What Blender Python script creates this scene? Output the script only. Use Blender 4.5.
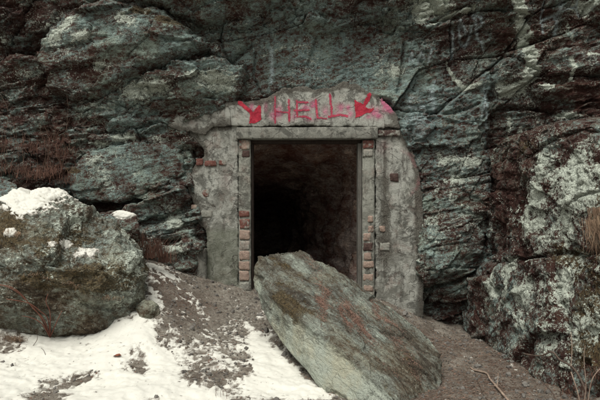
import bpy, bmesh, math, random
import numpy as np
from mathutils import Vector, Matrix

# ------------------------------------------------------------------ scene, camera, light
scene = bpy.context.scene
for o in list(bpy.data.objects): bpy.data.objects.remove(o)
COL = scene.collection
R = math.radians
CAM_Y, CAM_Z, FPX = -7.4, 1.6, 592.0          # eye position and focal length in photo pixels (600 wide)
cam = bpy.data.cameras.new('camera'); camo = bpy.data.objects.new('camera', cam); COL.objects.link(camo)
camo.location = (0, CAM_Y, CAM_Z); camo.rotation_euler = (R(90), 0, 0)
cam.sensor_width = 36; cam.lens = FPX / 600 * 36; cam.clip_end = 3000; cam.clip_start = 0.05
scene.camera = camo

world = bpy.data.worlds.new('World'); scene.world = world; world.use_nodes = True
wt = world.node_tree; bg = wt.nodes['Background']
sky = wt.nodes.new('ShaderNodeTexSky'); sky.sky_type = 'NISHITA'; sky.sun_disc = False
SUN_EL, SUN_ROT = 62, 205
sky.sun_elevation = R(SUN_EL); sky.sun_rotation = R(SUN_ROT); sky.dust_density = 6; sky.air_density = 1.0; sky.ozone_density = 1
hs = wt.nodes.new('ShaderNodeHueSaturation'); hs.inputs['Saturation'].default_value = 0.06   # overcast: a grey sky
wt.links.new(sky.outputs[0], hs.inputs['Color']); wm = wt.nodes.new('ShaderNodeMix'); wm.data_type = 'RGBA'; wm.blend_type = 'MULTIPLY'; wm.inputs[0].default_value = 1; wm.inputs[7].default_value = (1, .995, .93, 1)
wt.links.new(hs.outputs[0], wm.inputs[6]); wt.links.new(wm.outputs[2], bg.inputs['Color'])
bg.inputs['Strength'].default_value = 0.10
sun = bpy.data.lights.new('sun', 'SUN'); sun.energy = 1.5; sun.angle = R(32); sun.color = (1.0, 0.96, 0.88)
suno = bpy.data.objects.new('sun', sun); COL.objects.link(suno)
az = R(SUN_ROT)
sdir = Vector((math.sin(az) * math.cos(R(SUN_EL)), math.cos(az) * math.cos(R(SUN_EL)), math.sin(R(SUN_EL))))
suno.rotation_euler = sdir.to_track_quat('Z', 'Y').to_euler(); suno.location = (0, -4, 12)
vs = scene.view_settings
vs.view_transform = 'Standard'; vs.look = 'None'; vs.gamma = 1.0; vs.use_curve_mapping = False
vs.exposure = 0.5

rnd = random.Random(7); NR = np.random.RandomState(11)

# ------------------------------------------------------------------ helpers: measuring
def P3(px, py, D):
    """a point measured in the photograph at px,py and D metres away"""
    return (px - 300) / FPX * D, D + CAM_Y, CAM_Z + (200 - py) / FPX * D
def XZ(px, py, D=7.3):
    return (px - 300) / FPX * D, CAM_Z + (200 - py) / FPX * D

# ------------------------------------------------------------------ helpers: noise
def _h(ix, iy, iz, seed):
    h = (ix.astype(np.int64) * 374761393 + iy.astype(np.int64) * 668265263 + iz.astype(np.int64) * 2147483647 + seed * 974634541) & 0xFFFFFFFF
    h = ((h ^ (h >> 13)) * 1274126177) & 0xFFFFFFFF
    h = ((h ^ (h >> 15)) * 2246822519) & 0xFFFFFFFF
    return h ^ (h >> 16)
def h01(ix, iy, seed):
    return _h(ix, iy, np.zeros_like(ix), seed).astype(np.float64) / 4294967295.0
def perlin(x, y, z, seed=0):
    x, y, z = np.broadcast_arrays(np.asarray(x, float), np.asarray(y, float), np.asarray(z, float))
    x0 = np.floor(x); y0 = np.floor(y); z0 = np.floor(z)
    fx, fy, fz = x - x0, y - y0, z - z0
    u = fx * fx * fx * (fx * (fx * 6 - 15) + 10); v = fy * fy * fy * (fy * (fy * 6 - 15) + 10); w = fz * fz * fz * (fz * (fz * 6 - 15) + 10)
    out = 0
    for i in (0, 1):
        wx = u if i else 1 - u
        for j in (0, 1):
            wy = v if j else 1 - v
            for k in (0, 1):
                wz = w if k else 1 - w
                h = _h(x0 + i, y0 + j, z0 + k, seed)
                g = ((h & 255) / 127.5 - 1) * (fx - i) + (((h >> 8) & 255) / 127.5 - 1) * (fy - j) + (((h >> 16) & 255) / 127.5 - 1) * (fz - k)
                out = out + wx * wy * wz * g
    return out
def fbm(x, y, z, octv=4, seed=0, gain=.5):
    a, f, s = 1., 1., 0.
    for i in range(octv):
        s = s + a * perlin(x * f, y * f, z * f, seed + i * 17); a *= gain; f *= 2.03
    return s
def sst(a, b, t):
    t = np.clip((t - a) / (b - a), 0, 1); return t * t * (3 - 2 * t)
def voronoi(x, z, seed):
    """cell blocks: returns per-point hashes, offset to centre, edge distance"""
    ix, iz = np.floor(x), np.floor(z)
    f1 = np.full(x.shape, 9.); f2 = np.full(x.shape, 9.); cx = np.zeros_like(x); cz = np.zeros_like(x); ci = np.zeros_like(x); cj = np.zeros_like(x)
    for i in (-1, 0, 1):
        for j in (-1, 0, 1):
            a, b = ix + i, iz + j
            qx = a + .1 + .8 * h01(a, b, seed); qz = b + .1 + .8 * h01(a, b, seed + 5)
            d = np.hypot(qx - x, qz - z)
            n = d < f1
            f2 = np.where(n, f1, np.minimum(f2, d)); f1 = np.where(n, d, f1)
            cx = np.where(n, qx, cx); cz = np.where(n, qz, cz); ci = np.where(n, a, ci); cj = np.where(n, b, cj)
    return ci, cj, x - cx, z - cz, f2 - f1
def poly_sdf(x, z, poly):
    """signed distance, positive inside"""
    p = np.asarray(poly, float); d = np.full(x.shape, 1e9); ins = np.zeros(x.shape, bool)
    for k in range(len(p)):
        ax, az_ = p[k]; bx, bz = p[(k + 1) % len(p)]
        ex, ez = bx - ax, bz - az_
        t = np.clip(((x - ax) * ex + (z - az_) * ez) / (ex * ex + ez * ez + 1e-12), 0, 1)
        d = np.minimum(d, np.hypot(x - ax - t * ex, z - az_ - t * ez))
        c = (az_ > z) != (bz > z)
        ins ^= c & (x < (bx - ax) * (z - az_) / (bz - az_ + 1e-15) + ax)
    return np.where(ins, d, -d)
def line_dist(x, z, pts):
    d = np.full(x.shape, 1e9)
    for (ax, az_), (bx, bz) in zip(pts[:-1], pts[1:]):
        ex, ez = bx - ax, bz - az_
        t = np.clip(((x - ax) * ex + (z - az_) * ez) / (ex * ex + ez * ez + 1e-12), 0, 1)
        d = np.minimum(d, np.hypot(x - ax - t * ex, z - az_ - t * ez))
    return d
def tps(ctrl, vals, reg=1e-4):
    """thin plate spline through control points"""
    c = np.asarray(ctrl, float); n = len(c)
    def K(a, b):
        r2 = (a[:, None, 0] - b[None, :, 0]) ** 2 + (a[:, None, 1] - b[None, :, 1]) ** 2
        return r2 * np.log(r2 + 1e-9)
    A = np.zeros((n + 3, n + 3)); A[:n, :n] = K(c, c) + reg * np.eye(n); A[:n, n] = 1; A[:n, n + 1:] = c; A[n, :n] = 1; A[n + 1:, :n] = c.T
    w = np.linalg.solve(A, np.concatenate([np.asarray(vals, float), np.zeros(3)]))
    def f(x, y):
        sh = np.shape(x); q = np.stack([np.ravel(x), np.ravel(y)], 1).astype(float); out = np.empty(len(q))
        for s in range(0, len(q), 60000):
            b = q[s:s + 60000]; out[s:s + 60000] = K(b, c) @ w[:n] + w[n] + b @ w[n + 1:]
        return out.reshape(sh)
    return f

# ------------------------------------------------------------------ helpers: objects
def mesh_np(name, V, F, mat=None, parent=None, attrs=None, smooth=True):
    """V (n,3), F (m,k) -> one mesh object"""
    V = np.asarray(V, np.float32); F = np.asarray(F, np.int32); k = F.shape[1]
    me = bpy.data.meshes.new(name)
    me.vertices.add(len(V)); me.vertices.foreach_set('co', V.ravel())
    me.loops.add(F.size); me.loops.foreach_set('vertex_index', F.ravel())
    me.polygons.add(len(F)); me.polygons.foreach_set('loop_start', np.arange(0, F.size, k, dtype=np.int32))
    me.update(calc_edges=True); me.validate()
    me.polygons.foreach_set('use_smooth', np.full(len(me.polygons), smooth))
    for nm, a in (attrs or {}).items():
        at = me.attributes.new(nm, 'FLOAT', 'POINT'); at.data.foreach_set('value', np.asarray(a, np.float32).ravel())
    if mat: me.materials.append(mat)
    o = bpy.data.objects.new(name, me); COL.objects.link(o)
    if parent: o.parent = parent
    return o
def tag(o, label=None, cat=None, group=None, kind=None):
    for k, v in (('label', label), ('category', cat), ('group', group), ('kind', kind)):
        if v: o[k] = v
    return o
def empty(name, loc=(0, 0, 0)):
    o = bpy.data.objects.new(name, None); COL.objects.link(o); o.location = loc; o.empty_display_size = .1; return o
def adopt(parent, *kids):
    for k in kids:
        k.parent = parent; k.matrix_parent_inverse = Matrix.Translation(-Vector(parent.location))
def grid_faces(nx, nz, keep=None):
    i = np.arange((nx - 1) * (nz - 1)); a = (i // (nx - 1)) * nx + i % (nx - 1)
    F = np.stack([a, a + 1, a + nx + 1, a + nx], 1)
    return F if keep is None else F[keep(F)]
def compact(V, F, attrs=None):
    u, inv = np.unique(F.ravel(), return_inverse=True)
    return V[u], inv.reshape(F.shape), {k: np.asarray(a)[u] for k, a in (attrs or {}).items()}
def rim(F):
    """directed boundary edges of a face array"""
    k = F.shape[1]; E = np.concatenate([np.stack([F[:, i], F[:, (i + 1) % k]], 1) for i in range(k)])
    key = np.sort(E, 1); ky = key[:, 0].astype(np.int64) * (F.max() + 1) + key[:, 1]
    u, inv, cnt = np.unique(ky, return_inverse=True, return_counts=True)
    return E[cnt[inv] == 1]
def tubes(paths, radii, n=5):
    """list of polylines with radius lists -> V,F of tapered tubes"""
    VV, FF, base = [], [], 0
    for P, Rr in zip(paths, radii):
        P = [Vector(p) for p in P]; m = len(P)
        for i, p in enumerate(P):
            t = (P[min(i + 1, m - 1)] - P[max(i - 1, 0)]).normalized()
            a = t.cross(Vector((.31, .22, .93))).normalized(); b = t.cross(a)
            for k in range(n):
                an = 2 * math.pi * k / n; VV.append(p + (a * math.cos(an) + b * math.sin(an)) * Rr[i])
        for i in range(m - 1):
            for k in range(n):
                q = base + i * n; FF.append((q + k, q + (k + 1) % n, q + n + (k + 1) % n, q + n + k))
        VV.append(P[-1]); tip = base + m * n
        for k in range(n): q = base + (m - 1) * n; FF.append((q + k, q + (k + 1) % n, tip, tip))
        base = tip + 1
    return VV, FF
def tube_obj(name, paths, radii, mat, n=5):
    VV, FF = tubes(paths, radii, n)
    FF = [f if f[2] != f[3] else f[:3] for f in FF]
    me = bpy.data.meshes.new(name); me.from_pydata([tuple(v) for v in VV], [], FF); me.update()
    for p in me.polygons: p.use_smooth = True
    me.materials.append(mat); o = bpy.data.objects.new(name, me); COL.objects.link(o); return o

# ------------------------------------------------------------------ materials
class NT:
    def __init__(s, name):
        s.m = bpy.data.materials.new(name); s.m.use_nodes = True; s.t = s.m.node_tree; s.b = s.t.nodes['Principled BSDF']
        s.b.inputs['Specular IOR Level'].default_value = .25
    def n(s, ty, **kw):
        nd = s.t.nodes.new('ShaderNode' + ty)
        for k, v in kw.items(): setattr(nd, k, v)
        return nd
    def set(s, sock, v):
        if isinstance(v, bpy.types.NodeSocket): s.t.links.new(v, sock)
        elif isinstance(v, tuple) and len(v) == 3 and sock.type == 'RGBA': sock.default_value = (*v, 1)
        else: sock.default_value = v
    def coord(s, rot=(0, 0, 0), scale=(1, 1, 1)):
        tc = s.n('TexCoord'); mp = s.n('Mapping', vector_type='TEXTURE'); s.t.links.new(tc.outputs['Object'], mp.inputs[0])
        mp.inputs['Rotation'].default_value = rot; mp.inputs['Scale'].default_value = tuple(1 / k for k in scale); return mp.outputs[0]
    def noise(s, vec, scale, detail=6, rough=.6, dist=0.):
        nd = s.n('TexNoise'); s.t.links.new(vec, nd.inputs['Vector'])
        nd.inputs['Scale'].default_value = scale; nd.inputs['Detail'].default_value = detail; nd.inputs['Roughness'].default_value = rough; nd.inputs['Distortion'].default_value = dist
        return nd.outputs['Fac']
    def vor(s, vec, scale, feat='F1', out='Distance'):
        nd = s.n('TexVoronoi', feature=feat); s.t.links.new(vec, nd.inputs['Vector']); nd.inputs['Scale'].default_value = scale; return nd.outputs[out]
    def math(s, op, a, b=0., c=0.):
        nd = s.n('Math', operation=op); s.set(nd.inputs[0], a); s.set(nd.inputs[1], b); s.set(nd.inputs[2], c); return nd.outputs[0]
    def step(s, v, a, b, lo=0., hi=1.):
        nd = s.n('MapRange', interpolation_type='SMOOTHSTEP'); s.set(nd.inputs[0], v)
        for i, q in enumerate((a, b, lo, hi)): s.set(nd.inputs[i + 1], q)
        return nd.outputs[0]
    def mix(s, f, a, b, mode='MIX'):
        nd = s.n('Mix', data_type='RGBA', blend_type=mode); s.set(nd.inputs[0], f); s.set(nd.inputs[6], a); s.set(nd.inputs[7], b); return nd.outputs[2]
    def ramp(s, v, stops):
        nd = s.n('ValToRGB'); s.set(nd.inputs[0], v); e = nd.color_ramp.elements
        while len(e) < len(stops): e.new(.5)
        for q, (p, c) in zip(e, stops): q.position = p; q.color = (*c, 1)
        return nd.outputs[0]
    def attr(s, name):
        nd = s.n('Attribute', attribute_name=name); return nd.outputs['Fac']
    def bump(s, h, strength=.5, dist=.02, prev=None):
        nd = s.n('Bump'); s.set(nd.inputs['Height'], h); nd.inputs['Strength'].default_value = strength; nd.inputs['Distance'].default_value = dist
        if prev: s.t.links.new(prev, nd.inputs['Normal'])
        return nd.outputs[0]
    def done(s, col, rough=.8, nrm=None):
        s.set(s.b.inputs['Base Color'], col); s.set(s.b.inputs['Roughness'], rough)
        if nrm: s.t.links.new(nrm, s.b.inputs['Normal'])
        return s.m

DARK, BROWN, GREY, TEAL = (.038, .0145, .0112), (.074, .044, .035), (.126, .130, .117), (.160, .212, .199)
LICH, MOSS, BLUE = (.55, .60, .52), (.080, .057, .026), (.165, .228, .23)
def rock_mat(name, rot=(0, 0, 0), stretch=(1, 1, 3.2), dark=DARK, brown=BROWN, grey=GREY, teal=TEAL, lich=.0, bias=0., spots=1., flecks=0., con=1.):
    t = NT(name); o = t.coord(); s = t.coord(rot, stretch)
    big = t.noise(o, .9, 3, .6); st = t.noise(s, 3.2, 7, .68, .25); fine = t.noise(s, 15, 5, .72, .2); gr = t.noise(o, 70, 3, .7); mid = t.noise(o, 22, 4, .72, .3)
    v = t.math('MULTIPLY_ADD', t.step(st, .34, .68), .50, t.math('MULTIPLY_ADD', t.step(big, .38, .62), .26, bias - .01))
    v = t.math('MULTIPLY_ADD', t.step(fine, .36, .64), .30 * con, v); v = t.math('MULTIPLY_ADD', t.step(gr, .36, .64), .22 * con, v); v = t.math('MULTIPLY_ADD', t.step(mid, .36, .64), .20 * con, v)
    v = t.math('SUBTRACT', v, .18 + .36 * (con - 1)); v = t.math('MULTIPLY_ADD', t.attr('dark'), -.30, v)
    base = t.ramp(v, [(.16, dark), (.38, brown), (.56, grey), (.76, teal), (.98, tuple(c * 1.7 for c in teal))])
    tint = t.step(t.noise(o, 2.3, 6, .66), .44, .62)
    base = t.mix(t.math('MULTIPLY', tint, .6), base, t.mix(1., base, (1.10, .95, .80), 'MULTIPLY'))
    bl = t.math('MULTIPLY', t.attr('blue'), t.step(t.math('MULTIPLY_ADD', mid, .5, t.math('MULTIPLY', fine, .5)), .44, .60))
    base = t.mix(bl, base, BLUE)
    mo = t.step(t.math('ADD', t.attr('moss'), t.math('MULTIPLY', t.noise(o, 8, 5, .74), .9)), .76, .90)
    base = t.mix(t.math('MULTIPLY', mo, .85), base, t.mix(t.step(gr, .38, .62), tuple(c * .35 for c in MOSS), tuple(c * 1.5 for c in MOSS)))
    # pale lichen crusts: broken up by noise, thicker where the attribute asks for it
    ln = t.math('MULTIPLY_ADD', t.noise(o, 2.8, 7, .78, .5), .52, t.math('MULTIPLY', mid, .26)); ln = t.math('MULTIPLY_ADD', t.noise(s, 44, 3, .8), .22, ln)
    la = t.step(t.math('ADD', t.math('MULTIPLY_ADD', t.attr('lichen'), .20, ln), lich), .585, .615)
    lc = t.mix(t.step(gr, .36, .64), tuple(c * .62 for c in LICH), tuple(min(1, c * 1.25) for c in LICH))
    base = t.mix(t.math('MULTIPLY', la, .88), base, lc)
    # scattered specks
    fk = t.step(t.math('MULTIPLY_ADD', t.noise(o, 48, 4, .65), .55, t.math('MULTIPLY', t.noise(o, 2.6, 6, .7), .45)), .585 - flecks, .61 - flecks)
    base = t.mix(t.math('MULTIPLY', fk, .75), base, tuple(c * .8 for c in LICH))
    sp = t.math('MULTIPLY', t.step(t.vor(o, 26), .20, .10), t.step(t.noise(o, 3.1, 4, .6), .56, .66))
    base = t.mix(t.math('MULTIPLY', sp, .7 * spots), base, tuple(c * .9 for c in LICH))
    ch = t.math('MULTIPLY', t.attr('chalk'), t.step(t.math('MULTIPLY_ADD', gr, .5, t.math('MULTIPLY', mid, .5)), .38, .52))
    base = t.mix(t.math('MULTIPLY', ch, .9), base, (.42, .51, .53))
    h = t.math('MULTIPLY_ADD', fine, 1.0, t.math('MULTIPLY', gr, .30)); h = t.math('MULTIPLY_ADD', mid, .5, h); h = t.math('MULTIPLY_ADD', la, .08, h)
    dv = t.n('VectorMath', operation='MULTIPLY_ADD'); nc = t.n('TexNoise'); t.t.links.new(s, nc.inputs['Vector']); nc.inputs['Scale'].default_value = 4; nc.inputs['Detail'].default_value = 2
    t.t.links.new(nc.outputs['Color'], dv.inputs[0]); dv.inputs[1].default_value = (.25, .25, .25); t.t.links.new(s, dv.inputs[2])
    fr = t.step(t.vor(dv.outputs[0], 5.5, 'DISTANCE_TO_EDGE'), .0, .035)
    h = t.math('MULTIPLY_ADD', fr, .20, h)
    nrm = t.bump(h, 1., .04)
    return t.done(base, t.step(gr, .2, .8, .6, .9), nrm)

def concrete_mat(name, col=(.185, .185, .162), pale=(.37, .375, .34), dirt=(.05, .04, .034)):
    t = NT(name); o = t.coord(); dr = t.coord((0, 0, 0), (2.2, 2.2, .5))
    a = t.noise(o, 2.6, 8, .68, .4); b = t.noise(o, 10, 9, .74, .3); g = t.noise(o, 80, 5, .75); d = t.noise(dr, 6, 7, .68, .3); e = t.noise(o, 5.5, 8, .72, .6)
    base = t.mix(t.step(t.math('ADD', t.math('MULTIPLY_ADD', b, .5, t.math('MULTIPLY', a, .5)), t.math('MULTIPLY', t.attr('pale'), .22)), .44, .57), col, pale)
    base = t.mix(t.math('MULTIPLY', t.step(e, .52, .60), .75), base, tuple(c * .5 for c in col))
    base = t.mix(t.math('MULTIPLY', t.step(t.noise(o, 7.5, 8, .76, .5), .555, .60), .7), base, tuple(min(1, c * 1.2) for c in pale))
    base = t.mix(t.math('MULTIPLY', t.step(d, .52, .68), .6), base, dirt)
    base = t.mix(t.math('MULTIPLY', t.step(t.noise(o, 3.7, 7, .7), .52, .68), .40), base, (.19, .105, .085))
    base = t.mix(t.math('MULTIPLY', t.step(t.math('ADD', t.math('MULTIPLY_ADD', t.attr('rim'), .75, t.attr('dirt')), t.math('MULTIPLY_ADD', e, .5, t.math('MULTIPLY', b, .5))), .72, .92), .85), base, t.mix(t.step(g, .4, .6), dirt, (.12, .115, .095)))
    base = t.mix(t.math('MULTIPLY', t.attr('red'), t.step(t.math('MULTIPLY_ADD', g, .5, t.math('MULTIPLY', b, .5)), .42, .60)), base, (.26, .05, .075))
    base = t.mix(t.math('MULTIPLY', t.attr('green'), .8), base, t.mix(t.step(b, .4, .65), (.135, .145, .11), (.20, .21, .17)))
    pits = t.step(t.vor(o, 40), .16, .06)
    base = t.mix(t.math('MULTIPLY', pits, .5), base, dirt)
    base = t.mix(t.math('MULTIPLY', t.step(t.math('MULTIPLY_ADD', g, .5, t.math('MULTIPLY', b, .5)), .55, .66), .5), base, tuple(min(1, c * 1.25) for c in pale))
    base = t.mix(t.math('MULTIPLY', t.attr('pink'), t.step(t.math('MULTIPLY_ADD', g, .4, b), .50, .74)), base, (.52, .15, .25))
    dv = t.n('VectorMath', operation='MULTIPLY_ADD'); nc = t.n('TexNoise'); t.t.links.new(o, nc.inputs['Vector']); nc.inputs['Scale'].default_value = 3.5; nc.inputs['Detail'].default_value = 6
    t.t.links.new(nc.outputs['Color'], dv.inputs[0]); dv.inputs[1].default_value = (.35, .35, .35); t.t.links.new(o, dv.inputs[2])
    ck = t.math('MULTIPLY', t.step(t.vor(dv.outputs[0], 2.4, 'DISTANCE_TO_EDGE'), .010, .002), t.step(a, .44, .52)); base = t.mix(t.math('MULTIPLY', ck, .5), base, dirt)
    h = t.math('MULTIPLY_ADD', b, 1., t.math('MULTIPLY', g, .35)); h = t.math('SUBTRACT', h, t.math('MULTIPLY', pits, .3)); h = t.math('SUBTRACT', h, t.math('MULTIPLY', ck, .5)); h = t.math('SUBTRACT', h, t.math('MULTIPLY', t.step(e, .53, .60), .25))
    return t.done(base, .85, t.bump(h, .8, .03))

def brick_mat(name, c1, c2, lime=.5):
    t = NT(name); o = t.coord(); a = t.noise(o, 34, 7, .72); b = t.noise(o, 13, 7, .72, .4); r = t.n('ObjectInfo').outputs['Random']
    base = t.mix(t.step(a, .35, .7), c1, c2)
    base = t.mix(t.step(t.math('MULTIPLY_ADD', r, .16, b), .66 - .28 * lime, .78 - .28 * lime), base, t.mix(t.step(a, .35, .65), (.20, .20, .175), (.33, .33, .29)))
    base = t.mix(t.math('MULTIPLY', t.step(t.noise(o, 21, 6, .7), .54, .68), .7), base, (.06, .035, .03))
    return t.done(base, .88, t.bump(t.math('MULTIPLY_ADD', b, .6, a), .8, .02))

def simple_mat(name, c1, c2, scale=20, rough=.85, bump=.3, stretch=(1, 1, 1), dist=.01):
    t = NT(name); o = t.coord((0, 0, 0), stretch); a = t.noise(o, scale, 7, .7); b = t.noise(o, scale * .17, 4, .6)
    v = t.math('MULTIPLY_ADD', a, .65, t.math('MULTIPLY', b, .45))
    return t.done(t.mix(t.step(v, .38, .72), c1, c2), rough, t.bump(a, bump, dist))

M_CLIFF = rock_mat('cliff_rock', rot=(0, R(-9), 0), stretch=(1, 1, 2.0), bias=-.04, flecks=.015, con=1.3)
M_RIGHT = rock_mat('lichen_rock', rot=(0, R(-10), R(20)), stretch=(1.5, 1.5, 1.0), lich=.012, bias=-.03, flecks=.02, con=1.35)
gd1 = (Vector(P3(425, 372, 5.35)) - Vector(P3(280, 256, 6.3))).normalized(); gnf = Vector((-.25, -.6, .75)); gnf = (gnf - gd1 * gnf.dot(gd1)).normalized(); gd2 = gnf.cross(gd1)
M_SLAB = rock_mat('slab_rock', rot=tuple(Matrix((gd1, gd2, gnf)).transposed().to_euler()), stretch=(.8, 2.3, 1.8), dark=(.055, .046, .036), brown=(.10, .088, .066), grey=(.155, .158, .135), teal=(.22, .24, .205), lich=-.06, bias=.08, spots=.1, flecks=-.03, con=.8)
M_BOUL = rock_mat('boulder_rock', rot=(0, R(8), 0), stretch=(1, 1, 1.6), dark=(.035, .027, .02), brown=(.085, .064, .042), grey=(.14, .135, .11), teal=(.19, .21, .18), lich=.0, bias=.05)
M_TUN = rock_mat('tunnel_rock', stretch=(1, .8, 2.5), dark=(.18, .085, .07), brown=(.30, .175, .15), grey=(.42, .32, .285), teal=(.52, .44, .40), lich=-.3, spots=.0, flecks=-.2)
M_CONC = concrete_mat('weathered_concrete')
M_LINT = concrete_mat('lintel_concrete', (.17, .17, .15), (.26, .26, .23), (.08, .07, .06))
M_BRICKR = brick_mat('red_brick', (.12, .045, .036), (.22, .105, .085), .3)
M_BRICKP = brick_mat('pale_brick', (.26, .19, .155), (.40, .30, .245), .05)
M_BRICKG = brick_mat('limed_brick', (.24, .21, .18), (.35, .30, .26), 0.7)
M_BRICKD = brick_mat('dark_brick_and_hole', (.05, .03, .027), (.11, .07, .06), 0.1)
M_MORTAR = concrete_mat('mortar', (.19, .19, .165), (.32, .325, .285), (.07, .055, .048))
M_WOOD = simple_mat('old_wood', (.025, .017, .014), (.06, .045, .038), 30, .8, .4, (8, 8, 1))
M_GREYWOOD = simple_mat('grey_wood', (.06, .055, .048), (.15, .145, .13), 30, .8, .4, (8, 8, 1))
M_RED = simple_mat('red_spray_paint', (.26, .012, .03), (.46, .03, .055), 45, .6, .2)
M_REDM = simple_mat('dull_red_spray_paint', (.27, .03, .06), (.44, .06, .10), 45, .65, .2)
M_SNOW = None
t = NT('snow'); o = t.coord(); a = t.noise(o, 14, 6, .6); b = t.noise(o, 120, 3, .6); d = t.noise(o, 3, 5, .65)
base = t.mix(t.math('MULTIPLY', t.step(d, .42, .75), .6), (.62, .612, .56), (.55, .545, .505))
base = t.mix(t.math('MULTIPLY', t.step(t.noise(o, 46, 5, .8), .58, .70), .4), base, (.28, .24, .205))
tn = t.attr('thin'); q = t.math('MULTIPLY_ADD', t.noise(o, 30, 7, .78), .6, t.math('MULTIPLY', t.noise(o, 95, 5, .75), .4))
base = t.mix(t.math('MULTIPLY', t.step(t.math('MULTIPLY_ADD', tn, .19, q), .585, .70), .85), base, t.mix(t.step(b, .4, .6), (.10, .08, .065), (.27, .25, .22)))
M_SNOW = t.done(base, .7, t.bump(t.math('MULTIPLY_ADD', b, .25, a), .2, .015))
t = NT('bare_soil'); o = t.coord(); a = t.noise(o, 5, 8, .7); b = t.noise(o, 34, 7, .75); g = t.noise(o, 130, 3, .7)
v = t.math('MULTIPLY_ADD', a, .5, t.math('MULTIPLY', b, .5))
base = t.ramp(v, [(.36, (.055, .042, .033)), (.45, (.17, .145, .118)), (.53, (.29, .262, .222)), (.64, (.42, .40, .35))])
base = t.mix(t.math('MULTIPLY', t.step(t.noise(o, 2.7, 7, .7), .47, .64), .6), base, (.080, .060, .049))
base = t.mix(t.math('MULTIPLY', t.step(g, .45, .7), .35), base, (.26, .245, .215))
base = t.mix(t.math('MULTIPLY', t.attr('sandy'), .75), base, t.mix(t.step(b, .42, .6), (.16, .146, .122), (.33, .31, .27)))
base = t.mix(t.math('MULTIPLY', t.attr('rusty'), t.step(b, .42, .58)), base, t.mix(t.step(g, .4, .62), (.05, .027, .021), (.16, .098, .074)))
M_SOIL = t.done(base, .9, t.bump(t.math('MULTIPLY_ADD', g, .4, b), .9, .03))
M_NEEDLE = simple_mat('dry_needles', (.065, .040, .030), (.20, .145, .11), 9, .8, .0)
M_NEEDLER = simple_mat('rusty_needles', (.13, .075, .055), (.26, .16, .125), 9, .8, .0)
M_GRASS = simple_mat('dry_grass', (.11, .066, .045), (.27, .19, .125), 6, .8, .0)
M_GRASSD = simple_mat('dark_dry_grass', (.065, .030, .023), (.165, .088, .064), 6, .8, .0)
M_STEM = simple_mat('dry_stem', (.07, .042, .032), (.17, .115, .085), 6, .8, .0)
M_BRAMBLE = simple_mat('bramble_bark', (.10, .03, .022), (.22, .095, .065), 14, .6, .2)
M_TWIG = simple_mat('bare_twig', (.16, .115, .09), (.36, .28, .22), 18, .75, .3)
M_TWIGD = simple_mat('dark_twig', (.05, .035, .028), (.13, .095, .075), 18, .75, .3)
M_LEAF = simple_mat('fallen_leaf', (.13, .04, .022), (.26, .095, .05), 30, .7, .2)
M_PEB = simple_mat('pebble_stone', (.06, .052, .047), (.19, .18, .165), 7, .85, .3)

# ------------------------------------------------------------------ ground
G_CTRL = [P3(*c) for c in [(0, 400, 4.3), (150, 400, 4.5), (300, 400, 4.7), (400, 400, 4.75), (500, 400, 4.75), (560, 400, 4.75), (600, 400, 4.35),
          (65, 333, 5.7), (155, 312, 5.95), (152, 268, 6.75), (200, 291, 6.9), (250, 298, 7.15), (215, 330, 6.2), (285, 345, 5.9), (330, 390, 5.0),
          (450, 340, 7.0), (475, 346, 6.5), (440, 372, 5.7), (415, 318, 7.25), (375, 300, 7.3), (520, 372, 5.5)]]
G_CTRL += [(-.1, -.1, .40), (.4, 0, .36), (-2.6, -1.0, .78), (-4.5, -1.2, 1.0), (-3.2, -3.2, .30), (3.2, -1.5, .1), (3.3, -3.2, .1), (5, -2, .2), (-1.5, -5, .05), (1.5, -5, .0),
           (0, -7.4, .0), (-5, -7, .1), (5, -7, .05), (-9, -9, 0), (9, -9, 0), (0, -12, 0), (0, 3, .25), (-6, 4, .9), (6, 4, .3)]
_g = tps([c[:2] for c in G_CTRL], [c[2] for c in G_CTRL], 2e-3)
def ground_z(x, y, detail=True):
    z = _g(x, y)
    r = np.hypot(x, y + 4); k = sst(6., 11., r); z = z * (1 - k)
    if detail:
        z = z + .055 * fbm(x * 1.7, y * 1.7, 0 * x + 3.1, 3, 40) * (1 - .4 * k) + .018 * fbm(x * 8, y * 8, 0 * x + .7, 4, 50, .6)
    return z
def on_ground(px, py):
    """follow the line of sight of a photo point until it meets the ground"""
    D = np.linspace(3.2, 7.6, 600); x = (px - 300) / FPX * D; z = CAM_Z + (200 - py) / FPX * D; g = ground_z(x, D + CAM_Y)
    i = int(np.argmax(z <= g)) if (z <= g).any() else 599
    return float(x[i]), float(D[i] + CAM_Y), float(g[i])
def gz(x, y): return float(ground_z(np.array([x]), np.array([y]))[0])

def axis(lo, hi, step, olo, ohi, n):
    a = np.arange(lo, hi, step); q = np.linspace(0, 1, n)[1:]
    return np.concatenate([(lo - (lo - olo) * q ** 2)[::-1], a, a[-1] + (ohi - a[-1]) * q ** 2])
gx = axis(-3.2, 3.0, .0135, -400, 400, 40); gy = axis(-3.7, .5, .0135, -400, 400, 40)
GX, GY = np.meshgrid(gx, gy); GZ = ground_z(GX, GY)
GZ = np.where(GY > 1.5, np.minimum(GZ, .2 - .5 * sst(1.5, 3, GY)), GZ)       # behind the rock face it lies below the tunnel

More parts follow.
